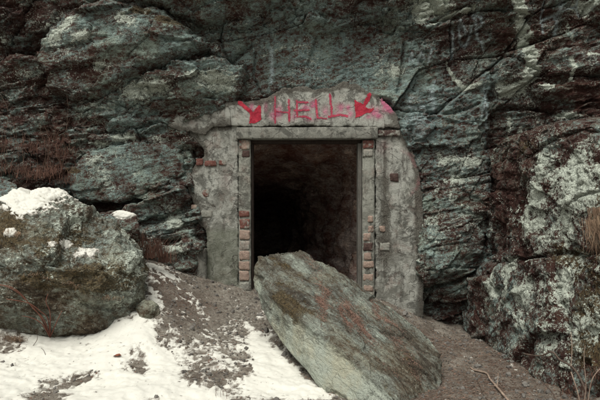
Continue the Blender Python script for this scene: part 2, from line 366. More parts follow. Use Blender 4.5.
# snow cover measured in the photograph, laid out on the ground
def gpoly(pts): return [on_ground(min(max(a, -60), 660), b)[:2] for a, b in pts]
def bumpy(x, y): return .085 * fbm(x * 3.2, y * 3.2, 0 * x + 9.1, 5, 61, .62)
S_MAIN = gpoly([(-60, 292), (0, 299), (28, 312), (60, 331), (98, 328), (130, 316), (150, 306), (156, 325), (162, 342), (172, 352), (180, 366), (186, 380), (205, 388), (225, 392), (240, 402)]) + [(-.3, -3.5), (-1., -4.6), (-4, -4.6), (-4, -2.2)]
S_RIGHT = gpoly([(240, 318), (252, 322), (266, 334), (288, 354), (312, 376), (350, 402), (215, 402), (236, 388), (246, 370), (244, 345)]) + []
S_SIDE = gpoly([(144, 283), (160, 290), (166, 297), (158, 310), (147, 308)])
S_STRIP = gpoly([(138, 258), (150, 262), (185, 282), (176, 283), (150, 270), (140, 266)])
H = [gpoly(p) for p in ([(20, 400), (30, 390), (50, 378), (92, 370), (98, 376), (80, 386), (62, 392), (60, 402)], [(-10, 345), (0, 344), (28, 345), (22, 350), (0, 352), (-10, 352)],
     [(128, 349), (136, 344), (146, 346), (145, 368), (152, 374), (136, 376)], [(0, 333), (10, 328), (26, 333), (26, 342), (12, 344), (0, 340)])]
DUST = on_ground(205, 355)
def snow_field(x, y):
    s = poly_sdf(x, y, S_MAIN); s = np.maximum(s, poly_sdf(x, y, S_RIGHT) - .02)
    s = np.maximum(s, poly_sdf(x, y, S_SIDE)); s = np.maximum(s, poly_sdf(x, y, S_STRIP) - .03)
    s = np.clip(s, -.4, .12)
    for h in H: s = np.minimum(s, -poly_sdf(x, y, h) + .03)
    n = bumpy(x, y)
    dust = .05 * np.exp(-((x - DUST[0]) / .55) ** 2 - ((y - DUST[1]) / .8) ** 2); s = np.where(s < 0, s * .13 - .004, s * .85)
    return s + n * .9 + .055 * fbm(x * 8, y * 6, 0 * x + 2, 3, 71, .7) + .075 * fbm(x * 24, y * 13, 0 * x + 6, 2, 75, .8) - .004 + dust
win = (GX > -3.3) & (GX < 3.1) & (GY > -4.2) & (GY < .2)
SN = np.full(GX.shape, -1.); SN[win] = snow_field(GX[win], GY[win])
mud = _sd = None
sandy = np.zeros(GX.shape); rusty = np.zeros(GX.shape)
sx, sy, _ = on_ground(238, 318)
sandy[win] = np.exp(-((GX[win] - sx) / .30) ** 2 - ((GY[win] - sy) / .75) ** 2)
for a, b, r_ in ((466, 386, .16), (260, 300, .3)):
    ax, ay, _ = on_ground(a, b); sandy[win] = np.maximum(sandy[win], .85 * np.exp(-(np.hypot(GX[win] - ax, GY[win] - ay) / r_) ** 2))
for a, b, r_ in ((480, 385, .6), (450, 345, .5), (505, 365, .4), (430, 395, .35), (185, 300, .35), (165, 280, .3)):
    ax, ay, _ = on_ground(a, b); rusty[win] = np.maximum(rusty[win], np.exp(-(np.hypot(GX[win] - ax, GY[win] - ay) / r_) ** 2))
nx, ny = len(gx), len(gy)
F = grid_faces(nx, ny)
gverts = np.stack([GX.ravel(), GY.ravel(), GZ.ravel()], 1)
ground = tag(mesh_np('ground', gverts, F, M_SOIL, attrs={'sandy': sandy, 'rusty': rusty}), kind='structure')
th = np.where(SN > 0, .002 + .011 * sst(0, .16, SN), np.maximum(SN * .6, -.02)) + .004 * fbm(GX * 2.2, GY * 2.2, 0 * GX, 2, 81) * (SN > 0)
keep = (SN.ravel()[F] > 0).any(1)
thin = (1 - sst(.0, .085, SN)) + .10 * sst(.05, .4, fbm(GX * 1.1, GY * 1.4, 0 * GX + 4, 3, 91))
V, Fs, At = compact(gverts + np.stack([0 * th.ravel(), 0 * th.ravel(), th.ravel()], 1), F[keep], {'thin': thin.ravel()})
snow = tag(mesh_np('snow', V, Fs, M_SNOW, attrs=At), 'thin trodden snow covering the slope in front of the tunnel', 'snow', kind='stuff')

# ------------------------------------------------------------------ the rock face
C_CTRL = [(-150, -100, -.9), (-150, 150, -.8), (-150, 400, -1.), (0, 0, -.35), (0, 70, -.3), (0, 130, -.35), (0, 180, -.6), (0, 300, -.8), (60, 0, -.3), (60, 60, -.22), (60, 130, -.2),
          (60, 180, -.45), (60, 300, -.7), (120, 0, -.35), (120, 60, -.2), (120, 130, -.05), (120, 190, -.08), (130, 230, -.15), (130, 300, -.35), (180, 0, -.3), (180, 60, -.12), (180, 130, .08),
          (185, 200, .08), (190, 260, -.02), (190, 320, -.08), (240, 0, -.25), (240, 50, -.04), (240, 92, .0), (300, 0, -.2), (300, 40, -.04), (300, 84, .02), (360, 0, -.2), (360, 50, 0), (360, 90, .03),
          (240, 200, .12), (360, 200, .12), (300, 300, .12), (410, 30, -.05), (410, 100, -.02), (425, 170, -.02), (425, 230, -.05), (425, 285, -.03), (430, 310, .3), (450, 330, .3), (470, 310, .25),
          (460, 60, -.05), (460, 150, -.1), (460, 220, -.15), (460, 270, -.12), (490, 0, -.25), (500, 60, -.1), (495, 150, .0), (495, 250, .0), (500, 330, .1), (550, 0, -.3), (550, 60, -.25),
          (560, 120, -.2), (560, 200, -.2), (560, 350, -.2), (600, 0, -.4), (600, 100, -.4), (700, 0, -.7), (700, 200, -.8), (800, 100, -1.2), (800, 400, -1.2), (300, -150, .1), (300, -300, .6), (0, -200, -.2), (600, -200, -.2)]
_c = tps([XZ(a, b) for a, b, _ in C_CTRL], [c for *_, c in C_CTRL], 1e-3)
PORTAL = [XZ(*p) for p in [(205, 118), (240, 106), (290, 86), (390, 100), (400, 130), (420, 180), (424, 310), (195, 310), (205, 230), (195, 170), (205, 150), (180, 130)]]
def quiet(x, z):      # relief dies down where masonry covers the rock
    return 1 - sst(-.05, .08, poly_sdf(x, z, PORTAL))
FLAT = [XZ(*p) for p in [(225, 40), (300, 25), (405, 35), (410, 80), (395, 95), (240, 100)]]
CALM = [XZ(*p) for p in [(395, 50), (490, 60), (490, 290), (420, 295), (425, 180), (395, 110)]]
def strata(x, z, tilt, freq, seed, brk=1.0):
    s = (z - tilt * x) * freq + .55 * fbm(x * .7, z * .9, 0 * x + seed, 3, seed); i = np.floor(s); f = s - i
    xo = x * brk + 7 * h01(i, 0 * i + 3, seed) + .3 * fbm(x * 2, z * 3, 0 * x, 2, seed + 3); j = np.floor(xo); g = xo - j
    a = h01(i, j, seed + 1); b = h01(i, j + 1, seed + 1); a2 = h01(i - 1, j, seed + 1)
    lay = a + (b - a) * sst(.90, .99, g)
    prof = sst(0., .10, f) * (1 - .45 * f)
    return lay * (.35 + .65 * prof) - .35 * (1 - sst(0, .07, f)) * h01(i, j, seed + 8)
def relief(x, z):
    wx = x + .055 * fbm(x * 1.8, z * 1.8, 0 * x + 1.5, 4, 5) - .25 * z; wz = z + .04 * fbm(x * 1.8, z * 2.2, 0 * x + 8.5, 4, 6) - .16 * x
    fl = sst(-.1, .1, poly_sdf(x, z, FLAT)); ca = sst(-.15, .15, poly_sdf(x, z, CALM)); rough = (1 - .80 * fl) * (1 - .5 * ca)
    y = np.zeros_like(x)
    for sc, asp, amp, tl, sd in ((1.15, 1.7, .22, .26, 101), (2.9, 2.0, .095, .26, 131), (7., 2.0, .042, .30, 151), (16., 2.2, .016, .30, 161)):
        ci, cj, dx, dz, e = voronoi(wx * sc, wz * sc * asp, sd)
        o_ = h01(ci, cj, sd + 2) - .5; g1 = h01(ci, cj, sd + 3) - .5; g2 = h01(ci, cj, sd + 4) - .5
        y = y - amp * rough * (o_ + tl * 3 * (g1 * dx + g2 * dz)) + amp * .45 * rough * (1 - sst(0, .05, e)) * (h01(ci, cj, sd + 6) > .35)
    y = y - .10 * rough * strata(x, z + .04 * fbm(x * 2, z * 2, 0 * x, 3, 8), .12, 2.6, 201, .9) - .038 * rough * strata(x, z, .16, 6., 231, 1.8) - .008 * (.4 + .6 * rough) * strata(wx, wz, .12, 19., 251, 3.)
    n = fbm(x * 3, z * 4.2, 0 * x + .2, 5, 21, .56); y = y - .05 * (.35 + .65 * rough) * n
    y = y + .018 * np.abs(fbm(x * 9, z * 14, 0 * x + .2, 3, 27)) - .010 * fbm(x * 30, z * 38, 0 * x, 2, 29)
    return y
def crack(x, z, pts, w, depth):
    q = [XZ(*p) for p in pts]; d = line_dist(x + .02 * perlin(x * 9, z * 9, 0 * x, 3), z + .02 * perlin(x * 9, z * 9, 0 * x + 4, 3), q)
    return depth * np.exp(-(d / w) ** 2)
CRACKS = [([(428, 292), (455, 283), (480, 272), (505, 262)], .025, .16), ([(430, 24), (455, 20), (475, 13), (505, 14)], .02, .10), ([(255, 52), (253, 78), (262, 92)], .015, .05),
          ([(405, 42), (404, 70), (398, 92)], .02, .07), ([(410, 40), (430, 32), (445, 22)], .02, .06), ([(492, 70), (496, 130), (494, 200), (498, 255)], .05, .10), ([(530, 78), (565, 77), (600, 84)], .018, .10),
          ([(500, 108), (540, 110), (570, 124), (600, 138)], .025, .12), ([(430, 112), (455, 114), (480, 104)], .02, .06), ([(180, 40), (215, 60), (230, 62), (250, 45)], .03, .08), ([(290, 12), (340, 14), (390, 6)], .025, .06)]
def cliff_y(x, z):
    q = quiet(x, z); y = _c(x, z) * (1. * q + (1 - q) * 1.) + relief(x, z) * q
    for p, w, dp in CRACKS: y = y + crack(x, z, p, w, dp) * q
    y = np.where(q < 1, y * q + np.maximum(y, .10) * (1 - q), y)
    return y + .9 * sst(5., 7.6, z) * (z - 5.).clip(0)
def bl(x, z, px, py, rx, ry, ang=0):
    cx, cz = XZ(px, py); k = 7.3 / FPX; c, s = math.cos(R(ang)), math.sin(R(ang)); dx, dz = x - cx, z - cz
    return np.exp(-((dx * c + dz * s) / (rx * k)) ** 2 - ((-dx * s + dz * c) / (ry * k)) ** 2)
_JC = {}
def JX(x, z, o=0.):
    key = (id(x), o)
    if key not in _JC: _JC[key] = (x, fbm(x * 11, z * 11, 0 * x + o, 3, 4, .7))
    return _JC[key][1]
def JZ(x, z): return JX(x, z, 3.)
def sk(x, z, pts, w):
    k = .010 + .004 * w; d = line_dist(x + k * JX(x, z), z + k * JZ(x, z), [XZ(*p) for p in pts]); return np.exp(-(d / (w * 7.3 / FPX)) ** 2)
def cliff_marks(x, z):
    li = np.zeros_like(x); da = np.zeros_like(x); bu = np.zeros_like(x); mo = np.zeros_like(x); ch = np.zeros_like(x)
    for a in ((430, 6, 22, 14, 0, .8), (418, 20, 12, 8, 0, .5), (575, 14, 16, 10, 0, .45), (596, 16, 14, 12, 0, .6), (66, 3, 10, 6, 0, .8), (75, 40, 8, 20, -35, .55), (100, 46, 18, 6, 20, .5), (138, 32, 18, 10, -20, .45),
              (112, 72, 14, 7, 0, .4), (150, 92, 34, 10, 10, .6), (215, 82, 30, 12, 5, .5), (160, 139, 14, 6, 0, .6), (125, 138, 14, 5, 0, .6), (105, 145, 10, 4, 0, .55), (100, 162, 14, 8, 0, .35), (140, 165, 45, 22, 10, .18),
              (175, 222, 14, 8, 0, .45), (182, 250, 16, 10, 0, .5), (432, 240, 18, 45, 0, .26), (450, 225, 35, 35, 0, .2), (445, 160, 10, 5, 0, .5), (475, 162, 14, 5, 0, .45), (455, 180, 12, 5, 0, .5), (440, 155, 6, 12, 0, .4),
              (395, 68, 12, 8, 0, .5), (500, 88, 6, 12, 0, .35), (50, 12, 30, 10, 0, .1), (15, 45, 10, 8, 0, .35), (40, 78, 20, 6, 0, .3), (70, 140, 16, 5, 0, .3), (20, 95, 20, 10, 0, .2), (540, 90, 8, 5, 0, .6), (560, 118, 10, 4, 0, .6), (590, 70, 12, 8, 0, .3), (345, 80, 10, 5, 0, .1)):
        li = np.maximum(li, a[5] * 1.5 * bl(x, z, *a[:5]))
    li = np.maximum(li, 1.35 * sk(x, z, [(508, -5), (514, 18), (521, 38), (525, 60), (527, 76), (519, 88), (505, 92)], 6))
    for p, w, s in (([(430, 26), (452, 17), (470, 12)], 2.2, 1.0), ([(447, 62), (455, 78), (466, 88), (480, 83)], 2.2, .95), ([(574, 20), (577, 12)], 2, .9), ([(558, 64), (560, 76), (560, 84)], 2.5, .9), ([(561, 30), (562, 44)], 1.8, .8),
                    ([(512, 118), (510, 140), (498, 150)], 2.5, .6), ([(522, 128), (524, 140)], 3, .7), ([(572, 62), (584, 64)], 2.5, .8), ([(262, 55), (285, 46), (308, 44)], 1.5, .5), ([(100, 108), (118, 112)], 2, .6), ([(48, 50), (60, 32), (72, 22)], 3, .5)):
        li = np.maximum(li, s * sk(x, z, p, w))
    for a in ((30, 110, 50, 40, 0, .35), (20, 20, 45, 30, 0, .45), (550, 90, 50, 30, 0, .55), (500, 180, 12, 70, 0, .5), (460, 50, 30, 25, 0, .3), (190, 18, 40, 10, 0, .3), (450, 320, 40, 30, 0, .5), (100, 80, 30, 15, 20, .3), (560, 40, 30, 20, 0, .35), (40, 155, 45, 25, 0, .45)):
        da = np.maximum(da, a[5] * 1.8 * bl(x, z, *a[:5]))
    da = da - .6 * bl(x, z, 130, 172, 50, 28, 10) - .75 * bl(x, z, 325, 65, 90, 34) - .45 * bl(x, z, 435, 130, 45, 60) - .3 * bl(x, z, 80, 35, 14, 20, -35) - .6 * bl(x, z, 435, 240, 35, 50) - .55 * bl(x, z, 180, 95, 60, 18, 8) - .35 * bl(x, z, 120, 40, 60, 25) - .3 * bl(x, z, 400, 15, 40, 14)
    for a in ((430, 120, 45, 45, 0, .95), (320, 60, 110, 38, 0, .85), (410, 90, 30, 30, 0, .8), (460, 150, 35, 40, 0, .55), (66, 36, 12, 18, -35, .7), (15, 30, 15, 10, 0, .4), (580, 70, 22, 8, 0, .6)):
        bu = np.maximum(bu, a[5] * bl(x, z, *a[:5]))
    bu = np.maximum(bu, .9 * sk(x, z, [(484, 76), (487, 110), (490, 150), (489, 190)], 4))
    for a in ((150, 20, 16, 6, 0, .6), (175, 30, 20, 6, -8, .6), (505, 90, 14, 6, 0, .45), (195, 62, 16, 5, 0, .4), (110, 40, 12, 8, 0, .35), (535, 128, 20, 6, 0, .35), (40, 165, 40, 18, 0, .25), (85, 172, 10, 5, 0, .6)):
        mo = np.maximum(mo, a[5] * bl(x, z, *a[:5]))
    for p, w in (([(470, 19), (478, 40), (484, 49)], 1.2), ([(471, 18), (477, 20), (479, 26), (477, 30)], 1.2), ([(458, 24), (458, 38), (461, 45), (466, 46), (469, 40), (469, 30)], 1.3), ([(451, 32), (453, 46), (452, 58)], 1.1), ([(460, 26), (464, 36)], .9),
                 ([(414, 96), (410, 100), (411, 105), (417, 107), (425, 106)], 1.5), ([(431, 90), (434, 100), (436, 109)], 2.2), ([(551, 8), (550, 22), (551, 38)], 1.6), ([(537, 24), (550, 19), (566, 13)], 1.2), ([(564, 2), (567, 14), (570, 22)], 1.1), ([(536, 8), (536, 38)], .8),
                 ([(271, 48), (272, 62), (271, 80)], 1.8), ([(410, 60), (412, 52), (414, 62)], 1.0), ([(418, 62), (421, 52), (424, 60)], 1.0), ([(428, 62), (431, 50)], 1.0), ([(484, 84), (486, 108), (489, 128)], .8), ([(489, 86), (484, 104), (482, 120)], .8), ([(436, 80), (434, 96)], 1.2)):
        ch = np.maximum(ch, sk(x, z, p, w))
    ch = np.maximum(ch, .5 * bl(x, z, 415, 120, 12, 8)); ch = np.maximum(ch, .5 * bl(x, z, 420, 135, 8, 5))
    return {'lichen': li, 'dark': da, 'blue': bu, 'moss': mo, 'chalk': ch}
cx_ = axis(-3.85, 3.85, .0115, -13, 13, 36); cz_ = axis(-.15, 4.2, .0115, -.9, 9.5, 26)
CX, CZ = np.meshgrid(cx_, cz_); CY = cliff_y(CX, CZ)
nxc, nzc = len(cx_), len(cz_)
DL, DR, DT = -.72, .84, 2.44
def open_(F_):
    xx = CX.ravel()[F_]; zz = CZ.ravel()[F_]
    return ~((xx > DL) & (xx < DR) & (zz < DT)).all(1)
jx = .012 * fbm(CX * 7, CZ * 7, CX * 0 + 5, 2, 77); jz = .012 * fbm(CX * 7, CZ * 7, CX * 0 + 15, 2, 78)
inhole = (CX > DL - .05) & (CX < DR + .05) & (CZ < DT + .05); jx[inhole] = 0; jz[inhole] = 0
cliff = tag(mesh_np('cliff', np.stack([(CX + jx).ravel(), CY.ravel(), (CZ + jz).ravel()], 1), grid_faces(nxc, nzc, open_), M_CLIFF, attrs=cliff_marks(CX, CZ)), kind='structure')

# jutting slabs of the face, each a piece of its own
def rock_slab(poly, out, rnd_r=.10, tilt=(0, 0), rough=1., warp=.075, sd=0):
    p = [XZ(*q) for q in poly]; a = np.array(p); lo, hi = a.min(0) - .12, a.max(0) + .12
    xs = np.arange(lo[0], hi[0], .0115); zs = np.arange(lo[1], hi[1], .0115); X, Z = np.meshgrid(xs, zs)
    c = a.mean(0)
    d = poly_sdf(X, Z, p) + warp * fbm(X * 4, Z * 6, 0 * X + sd, 5, 300 + sd, .6)
    by = _c(X, Z); body = np.clip(d / (rnd_r * .55), 0, 1) ** .5 * .8 + .2 * np.clip(d / (rnd_r * 2), 0, 1)
    y = by - out * body - (tilt[0] * (X - c[0]) + tilt[1] * (Z - c[1])) * body
    n = fbm(X * 2.2, Z * 4, 0 * X + sd, 5, 310 + sd, .55)
    ci, cj, dx, dz, e = voronoi((X + .05 * perlin(X * 4, Z * 4, 0 * X, 2)) * 3.2, (Z - .12 * X) * 8 + .3 * perlin(X * 3, Z * 3, 0 * X, 7), 320 + sd)
    ca_, cb_, da_, db_, ea_ = voronoi((X + .12 * fbm(X * 2, Z * 2, 0 * X, 3, 350)) * 1.7, (Z - .18 * X + .08 * fbm(X * 2, Z * 2, 0 * X + 5, 3, 351)) * 4.2, 360 + sd)
    y = y - rough * .14 * (h01(ca_, cb_, 2) - .5 + .6 * (h01(ca_, cb_, 3) - .5) * da_ + 1.1 * (h01(ca_, cb_, 4) - .5) * db_) * sst(0, .1, d) + rough * .03 * (1 - sst(0, .06, ea_)) * (h01(ca_, cb_, 9) > .5)
    y = y - rough * (.085 * n + .05 * (h01(ci, cj, 2) - .5 + .5 * (h01(ci, cj, 3) - .5) * dz) + .022 * strata(X, Z, .12, 8., 330 + sd, 1.5) + .006 * strata(X, Z, .14, 24., 336 + sd, 3.) - .012 * fbm(X * 24, Z * 46, 0 * X, 2, 340)) * sst(0, .04, d)
    y = y + .55 * np.clip(-d, 0, .06) / .06 + .10 * (1 - sst(0, .03, d))
    F_ = grid_faces(len(xs), len(zs)); F_ = F_[(d.ravel()[F_] > -.05).all(1)]
    mk = cliff_marks(X, Z)
    V_, F_, A_ = compact(np.stack([X.ravel(), y.ravel(), Z.ravel()], 1), F_, {k: v.ravel() for k, v in mk.items()})
    return mesh_np('rock_slab', V_, F_, M_CLIFF, cliff, A_)
SLABS = [([(46, 56), (58, 34), (76, 20), (112, 8), (160, 12), (196, 32), (214, 50), (194, 60), (160, 74), (130, 88), (112, 104), (80, 106), (60, 100), (50, 80)], .36, .20, (0, -.10), .7),
         ([(112, 96), (136, 80), (166, 68), (200, 60), (226, 57), (246, 66), (248, 88), (236, 102), (206, 106), (170, 112), (140, 120), (118, 110)], .26, .14, (0, .25), .9),
         ([(78, 168), (92, 151), (130, 141), (166, 140), (189, 155), (186, 174), (160, 188), (122, 204), (96, 206), (82, 192)], .22, .06, (0, .0), .22),
         ([(106, 214), (150, 196), (184, 182), (193, 198), (184, 209), (150, 223), (120, 225)], .26, .06, (0, .35), .7),
         ([(148, 228), (184, 214), (196, 222), (198, 238), (170, 244), (150, 244)], .18, .07, (0, .1), .9),
         ([(138, 132), (160, 120), (188, 127), (199, 144), (176, 152), (146, 148)], .22, .10, (0, 0), .8),
         ([(160, 246), (190, 232), (205, 240), (203, 262), (190, 286), (164, 268)], .22, .07, (0, .1), .8),
         ([(88, 118), (130, 112), (156, 122), (136, 130), (100, 134)], .20, .05, (0, .2), .9),
         ([(2, 68), (30, 58), (58, 64), (52, 88), (20, 96), (-4, 90)], .16, .06, (0, .2), 1.),
         ([(60, 108), (90, 106), (112, 116), (98, 130), (66, 132), (52, 122)], .18, .06, (0, .2), 1.),
         ([(20, 112), (48, 108), (60, 124), (44, 136), (20, 132)], .16, .05, (0, .2), 1.),
         ([(14, 140), (34, 136), (46, 148), (34, 160), (14, 156)], .14, .05, (0, .2), .9),
         ([(88, 136), (120, 130), (136, 140), (120, 148), (92, 148)], .16, .05, (0, .1), .9),
         ([(-30, 10), (20, -8), (44, 8), (34, 34), (0, 48), (-30, 40)], .22, .08, (0, 0), 1.),
         ([(120, -6), (200, -14), (260, -6), (300, 6), (250, 26), (206, 28), (150, 10)], .26, .10, (0, .3), 1.),
         ([(300, 0), (360, -10), (420, -4), (404, 14), (340, 22), (300, 16)], .18, .08, (0, .3), .8),
         ([(420, 222), (436, 206), (468, 212), (490, 238), (482, 262), (452, 278), (430, 290), (420, 284), (416, 252)], .03, .05, (0, -.05), .55),
         ([(408, 118), (440, 112), (478, 118), (484, 140), (450, 150), (412, 146)], .07, .07, (0, .1), .8),
         ([(536, 58), (566, 50), (606, 56), (608, 82), (572, 82), (540, 80)], .20, .06, (0, .25), 1.),
         ([(528, 86), (572, 82), (608, 90), (606, 110), (566, 108), (534, 104)], .14, .05, (0, .2), 1.),
         ([(570, -6), (612, -10), (614, 30), (590, 40), (572, 22)], .22, .06, (0, .1), 1.),
         ([(430, -10), (480, -14), (508, -4), (500, 12), (460, 14), (432, 18)], .20, .05, (0, .3), 1.)]
for k, (p, out, rr, tl, rg) in enumerate(SLABS): rock_slab(p, out, rr, tl, rg, sd=k * 3)

# ------------------------------------------------------------------ tunnel behind the doorway
ts = np.linspace(.22, 8.5, 150); ta = np.linspace(0, 2 * np.pi, 150, endpoint=False)
TT, TA = np.meshgrid(ts, ta, indexing='ij')
cxl = .10 - .75 * sst(.4, 4.5, TT) - .6 * sst(3.5, 8, TT); hw = .95 - .10 * sst(.4, 3, TT)
ztop = 2.52 - .55 * sst(.2, 3.6, TT) - .30 * sst(3., 7., TT); zbot = .22 + 0 * TT
hh = (ztop - zbot) / 2; zc = (ztop + zbot) / 2
ca, sa = np.cos(TA), np.sin(TA); pw = .55
X = cxl + hw * np.sign(ca) * np.abs(ca) ** pw; Z = zc + hh * np.sign(sa) * np.abs(sa) ** pw; Y = TT.copy()
n = .16 * fbm(X * 1.6, Y * 1.6, Z * 2.6, 5, 400, .6) + .06 * np.abs(fbm(X * 4, Y * 4, Z * 9, 3, 410))
vc = voronoi(X * 2.3 + Z, Y * 2.6 + Z * .6, 430); n = n + .14 * (h01(vc[0], vc[1], 3) - .5)
n = n * sst(.22, .5, TT)
X = X - n * ca; Z = Z - n * sa * .9
endk = sst(7.2, 8.5, TT); X = X * (1 - endk) + (cxl) * endk; Z = Z * (1 - endk) + zc * endk
V = np.stack([X.ravel(), Y.ravel(), Z.ravel()], 1); m = len(ta)
i, j = np.meshgrid(np.arange(len(ts) - 1), np.arange(m), indexing='ij'); i, j = i.ravel(), j.ravel()
F = np.stack([i * m + j, (i + 1) * m + j, (i + 1) * m + (j + 1) % m, i * m + (j + 1) % m], 1)
tag(mesh_np('tunnel', V, F, M_TUN), kind='structure')

# ------------------------------------------------------------------ masonry portal
def panel(name, poly, yf, yb, mat, parent, rag=.03, relf=.012, res=.011, marks=None, edge=.02, lump=0., seed=0, fr=5.):
    """plaster or concrete with a ragged outline and real thickness"""
    a = np.array(poly); lo, hi = a.min(0) - .08, a.max(0) + .08
    xs = np.arange(lo[0], hi[0], res); zs = np.arange(lo[1], hi[1], res); X, Z = np.meshgrid(xs, zs)
    def sd(x, z): return poly_sdf(x, z, poly) + rag * fbm(x * fr, z * fr, 0 * x + seed, 5, 500 + seed, .7)
    d = sd(X, Z); F_ = grid_faces(len(xs), len(zs)); F_ = F_[(d.ravel()[F_] > 0).all(1)]
    y = yf + edge * np.exp(-np.clip(d, 0, 1) / .016) - relf * fbm(X * 5, Z * 5, 0 * X + seed, 5, 520 + seed, .55) - lump * fbm(X * 1.7, Z * 1.7, 0 * X + seed, 2, 530 + seed)
    mk = dict(marks(X, Z)) if marks else {}
    if marks: mk['rim'] = np.exp(-np.clip(d, 0, 1) / .065) * ((X < X_(232)) | (X > X_(384)) | (Z > Z_(118)))
    V_, F_, A_ = compact(np.stack([X.ravel(), y.ravel(), Z.ravel()], 1), F_, {k: v.ravel() for k, v in mk.items()})
    E = rim(F_); rv = np.unique(E)
    for _ in range(3):          # pull the rim onto the outline
        x, z = V_[rv, 0], V_[rv, 2]; e = .004; d0 = sd(x, z); gx_, gz_ = (sd(x + e, z) - d0) / e, (sd(x, z + e) - d0) / e; g2 = gx_ ** 2 + gz_ ** 2 + .2
        V_[rv, 0] -= np.clip(d0 * gx_ / g2, -res * .4, res * .4); V_[rv, 2] -= np.clip(d0 * gz_ / g2, -res * .4, res * .4)
    mp = np.full(len(V_), -1); mp[rv] = np.arange(len(rv)) + len(V_)
    bk = V_[rv].copy(); bk[:, 1] = yb
    V2 = np.concatenate([V_, bk]); F2 = np.concatenate([F_, np.stack([E[:, 1], E[:, 0], mp[E[:, 0]], mp[E[:, 1]]], 1)])
    A2 = {k: np.concatenate([v, v[rv]]) for k, v in A_.items()}
    return mesh_np(name, V2, F2, mat, parent, A2)
def box(name, x0, x1, y0, y1, z0, z1, mat, parent, bev=.008, jit=0., seg=2, sub=0):
    bm = bmesh.new(); bmesh.ops.create_cube(bm, size=1)
    for v in bm.verts: v.co = Vector(((x0 + x1) / 2 + v.co.x * (x1 - x0), (y0 + y1) / 2 + v.co.y * (y1 - y0), (z0 + z1) / 2 + v.co.z * (z1 - z0)))
    if bev: bmesh.ops.bevel(bm, geom=bm.edges[:], offset=bev, segments=seg, affect='EDGES', profile=.6)
    if jit:
        for v in bm.verts: v.co += Vector((rnd.uniform(-jit, jit), rnd.uniform(-jit, jit), rnd.uniform(-jit, jit)))
    me = bpy.data.meshes.new(name); bm.to_mesh(me); bm.free(); me.materials.append(mat)
    o = bpy.data.objects.new(name, me); COL.objects.link(o); o.parent = parent; return o
DP = 7.32
def X_(p): return (p - 300) / FPX * DP
def Z_(p): return CAM_Z + (200 - p) / FPX * DP
portal = empty('tunnel_portal')
tag(portal, 'crumbling concrete and brick doorway to the dark tunnel, red HELL painted above', 'doorway')
def PP(pts): return [(X_(a), Z_(b)) for a, b in pts]
HALO = [[(239.5, 103), (245, 107), (252, 113)], [(275, 97), (275.3, 123)], [(288.7, 100.5), (289.3, 121.5)], [(275, 111.6), (289, 112.8)], [(296.8, 101), (297.2, 116.5)], [(297, 102.5), (307.5, 102.8)], [(294.5, 111), (309, 110.5)], [(298.5, 116.8), (306, 117), (310.5, 119.5)], [(315.5, 100), (316.5, 108), (317.3, 117.8)], [(317.2, 118), (326.5, 118.8)], [(329.7, 95), (331, 105), (331.5, 116.5)], [(329, 116.8), (340, 115), (347, 116.3)], [(369.5, 95), (365.5, 103)]]
def head_marks(X, Z):
    k = DP / FPX
    def b(px, py, rx, ry): return np.exp(-((X - X_(px)) / (rx * k)) ** 2 - ((Z - Z_(py)) / (ry * k)) ** 2)
    pk = np.zeros_like(X)
    for a in ((252, 108, 2.6, 3.2, .9), (278, 112, 4, 6, 1.), (274, 116, 4, 4, .9), (266, 108, 2, 4, .5), (294, 116, 3, 4, .7), (306, 108, 4, 3, .8), (313, 105, 4, 3.5, 1.), (311, 118, 5, 3, .7), (325, 112, 3, 5, .6), (341, 108, 4, 4, .85), (348, 108, 3, 3, .9), (338, 114, 3, 3, .5),
              (350, 114, 3, 4, .6), (374, 112, 5, 5, .95), (378, 116, 4, 3, .9), (368, 117, 3, 2, .7), (383, 102, 2.2, 3.5, 1.3), (386, 108, 4.5, 4, 1.3), (390, 110, 3, 3, 1.2)):
        pk = np.maximum(pk, a[4] * 1.15 * b(*a[:4]))
    pa = 1.3 * b(320, 107, 75, 14) + .6 * b(380, 122, 18, 5) + .3 * b(200, 120, 30, 8); rd = .25 * b(262, 108, 8, 6) + .25 * b(330, 115, 30, 4) + .3 * b(194, 121, 6, 5)
    for q in HALO: rd = np.maximum(rd, .75 * np.exp(-(line_dist(X, Z, PP(q)) / .022) ** 2))
    dt = -.25 * b(315, 110, 70, 10) + .45 * b(310, 84, 60, 5) + .35 * b(250, 101, 30, 4) + .4 * b(394, 108, 6, 14) + .25 * b(230, 118, 30, 4)
    return {'dirt': dt, 'pink': np.clip(pk, 0, 1), 'pale': np.clip(pa, 0, 1.2), 'red': rd}
HEAD = PP([(168, 118), (176, 112), (200, 110), (214, 110), (226, 103), (244, 101), (258, 101), (272, 96), (282, 89), (300, 86), (314, 89), (330, 88), (344, 82), (356, 84), (366, 90), (378, 96), (390, 106), (398, 118), (400, 128), (376, 127.4), (340, 126.6), (300, 125.2), (262, 126.6), (236, 126.4), (214, 127), (206, 134), (196, 133), (178, 131), (170, 126)])
panel('header', HEAD, -.105, .10, M_CONC, portal, rag=.026, relf=.013, marks=head_marks, edge=.010, lump=.02, seed=1, res=.009, fr=7.)
